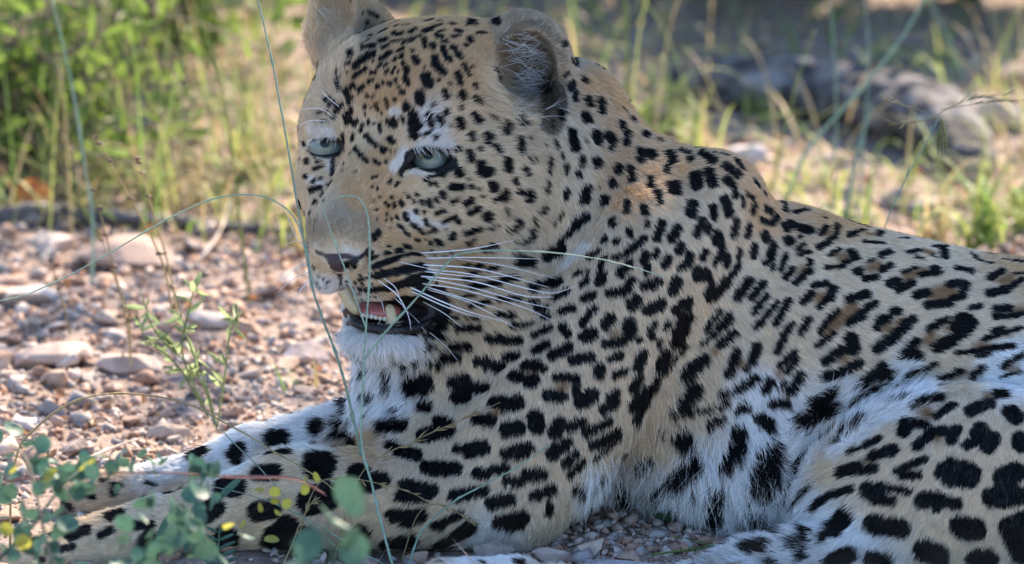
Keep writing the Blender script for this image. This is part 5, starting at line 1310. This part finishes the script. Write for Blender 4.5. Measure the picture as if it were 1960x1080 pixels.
shrub(60, 330, 16, .17, .18, 1000, 'bright green leafy shrub filling the upper left corner', 51, 'lance', M_LEAFG, .022, 150)
shrub(250, 130, 12, .18, .18, 800, 'leafy green shrub behind the upper left one', 52, 'oval', M_LEAFG, .018, 40)
shrub(1560, -60, 12, .42, .20, 2600, 'dense green shrub behind the left part of the log', 53, 'round', M_LEAFG, .016, 60, .01)
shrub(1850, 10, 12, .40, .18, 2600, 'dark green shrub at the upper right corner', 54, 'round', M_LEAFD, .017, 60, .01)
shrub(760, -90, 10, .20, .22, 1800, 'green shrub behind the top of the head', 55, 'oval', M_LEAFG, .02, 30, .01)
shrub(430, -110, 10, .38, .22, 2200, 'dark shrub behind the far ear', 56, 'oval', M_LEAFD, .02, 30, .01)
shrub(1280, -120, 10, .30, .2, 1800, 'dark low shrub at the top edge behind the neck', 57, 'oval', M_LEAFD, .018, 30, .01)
# ---- the tree whose branches shade the animal: it stands behind to the right, above the picture
S3 = np.array(SUNV)
rt = np.random.default_rng(12)
tb = np.array([2.3, 3.4, 0.0])
TREE = empty('thorn_tree', tb); tag(TREE, 'small thorn tree standing beyond the right edge, its branches shading the leopard', 'tree')
hub = P(1400, 400, 200) + S3 * 3.1
trunk = spline([tb, tb + [.05, 0, .7], tb + [-.15, -.1, 1.5], tb * .6 + hub * .4 + [0, 0, .5], hub], 8)
tube('trunk', trunk, list(np.linspace(.09, .02, len(trunk))), M_BARKY, TREE, 10)
pl = []
for k in range(930):
    if k < 870:
        px_ = rt.uniform(640, 2150); top = np.interp(px_, [560, 700, 1060, 1200, 1400, 1600, 2150], [60, 30, 30, 200, 290, 400, 520])
        if 1085 < px_ < 1260 or 1395 < px_ < 1520 or 1045 < px_ < 1075: continue
        q = P(px_, top + rt.uniform(22, 430), rt.uniform(-150, 420))
    else:
        q = np.array(gp(rt.uniform(-100, 2000), rt.uniform(0, 1000)))
    c = q + S3 * rt.uniform(2.6, 3.5)
    for j in range(3):
        cc = c + rt.normal(size=3) * .022; d = rt.normal(size=3)
        pl.append((0, (cc - tb, np.array(rot_to(d, rt.uniform(0, 6.28))), np.array([rt.uniform(.030, .048)] * 3))))
o = soup('crown', [LK['oval']], pl, M_LEAFD, 'stuff'); o.parent = TREE
for k in range(26):
    i = int(rt.uniform(.55, 1) * (len(trunk) - 1)); c = trunk[i]
    e = P(rt.uniform(800, 2100), rt.uniform(0, 600), rt.uniform(-100, 500)) + S3 * rt.uniform(2.7, 3.4)
    cc = spline([c, (c + e) / 2 + rt.normal(size=3) * .06, e], 6)
    tube('branch', cc, list(np.linspace(.010, .003, len(cc))), M_BARKY, TREE, 5)
# ---- fallen leaves
pl = []
for k in range(900):
    px_, py_ = rs.uniform(-60, 2020), rs.uniform(-40, 560) if k % 3 else rs.uniform(500, 900)
    p = gp(px_, py_); s = rs.uniform(.004, .012)
    pl.append((k % 2, (np.array([p[0], p[1], hz(p) + .004]), np.array(rot_to((rs.normal(), rs.normal(), rs.normal() * .3), rs.normal() * .6)), np.array([s] * 3))))
soup('leaf_litter', [LK['oval'], LK['lance']], pl, M_LITTER)
M_OR = mleaf('orange dead leaf', (.55, .17, .05), .4)
o = leaf_obj(leaf_mesh('round', M_OR), GROUND, gz(30, 425, .012), RGT + UPV * .2, .03, .8); o.parent = None; o.name = 'dead_leaf'
o.location = V3(gz(22, 418, .012)); tag(o, 'curled orange dead leaf on the fallen branch at the left', 'leaf')
print('env', time.time() - T0)
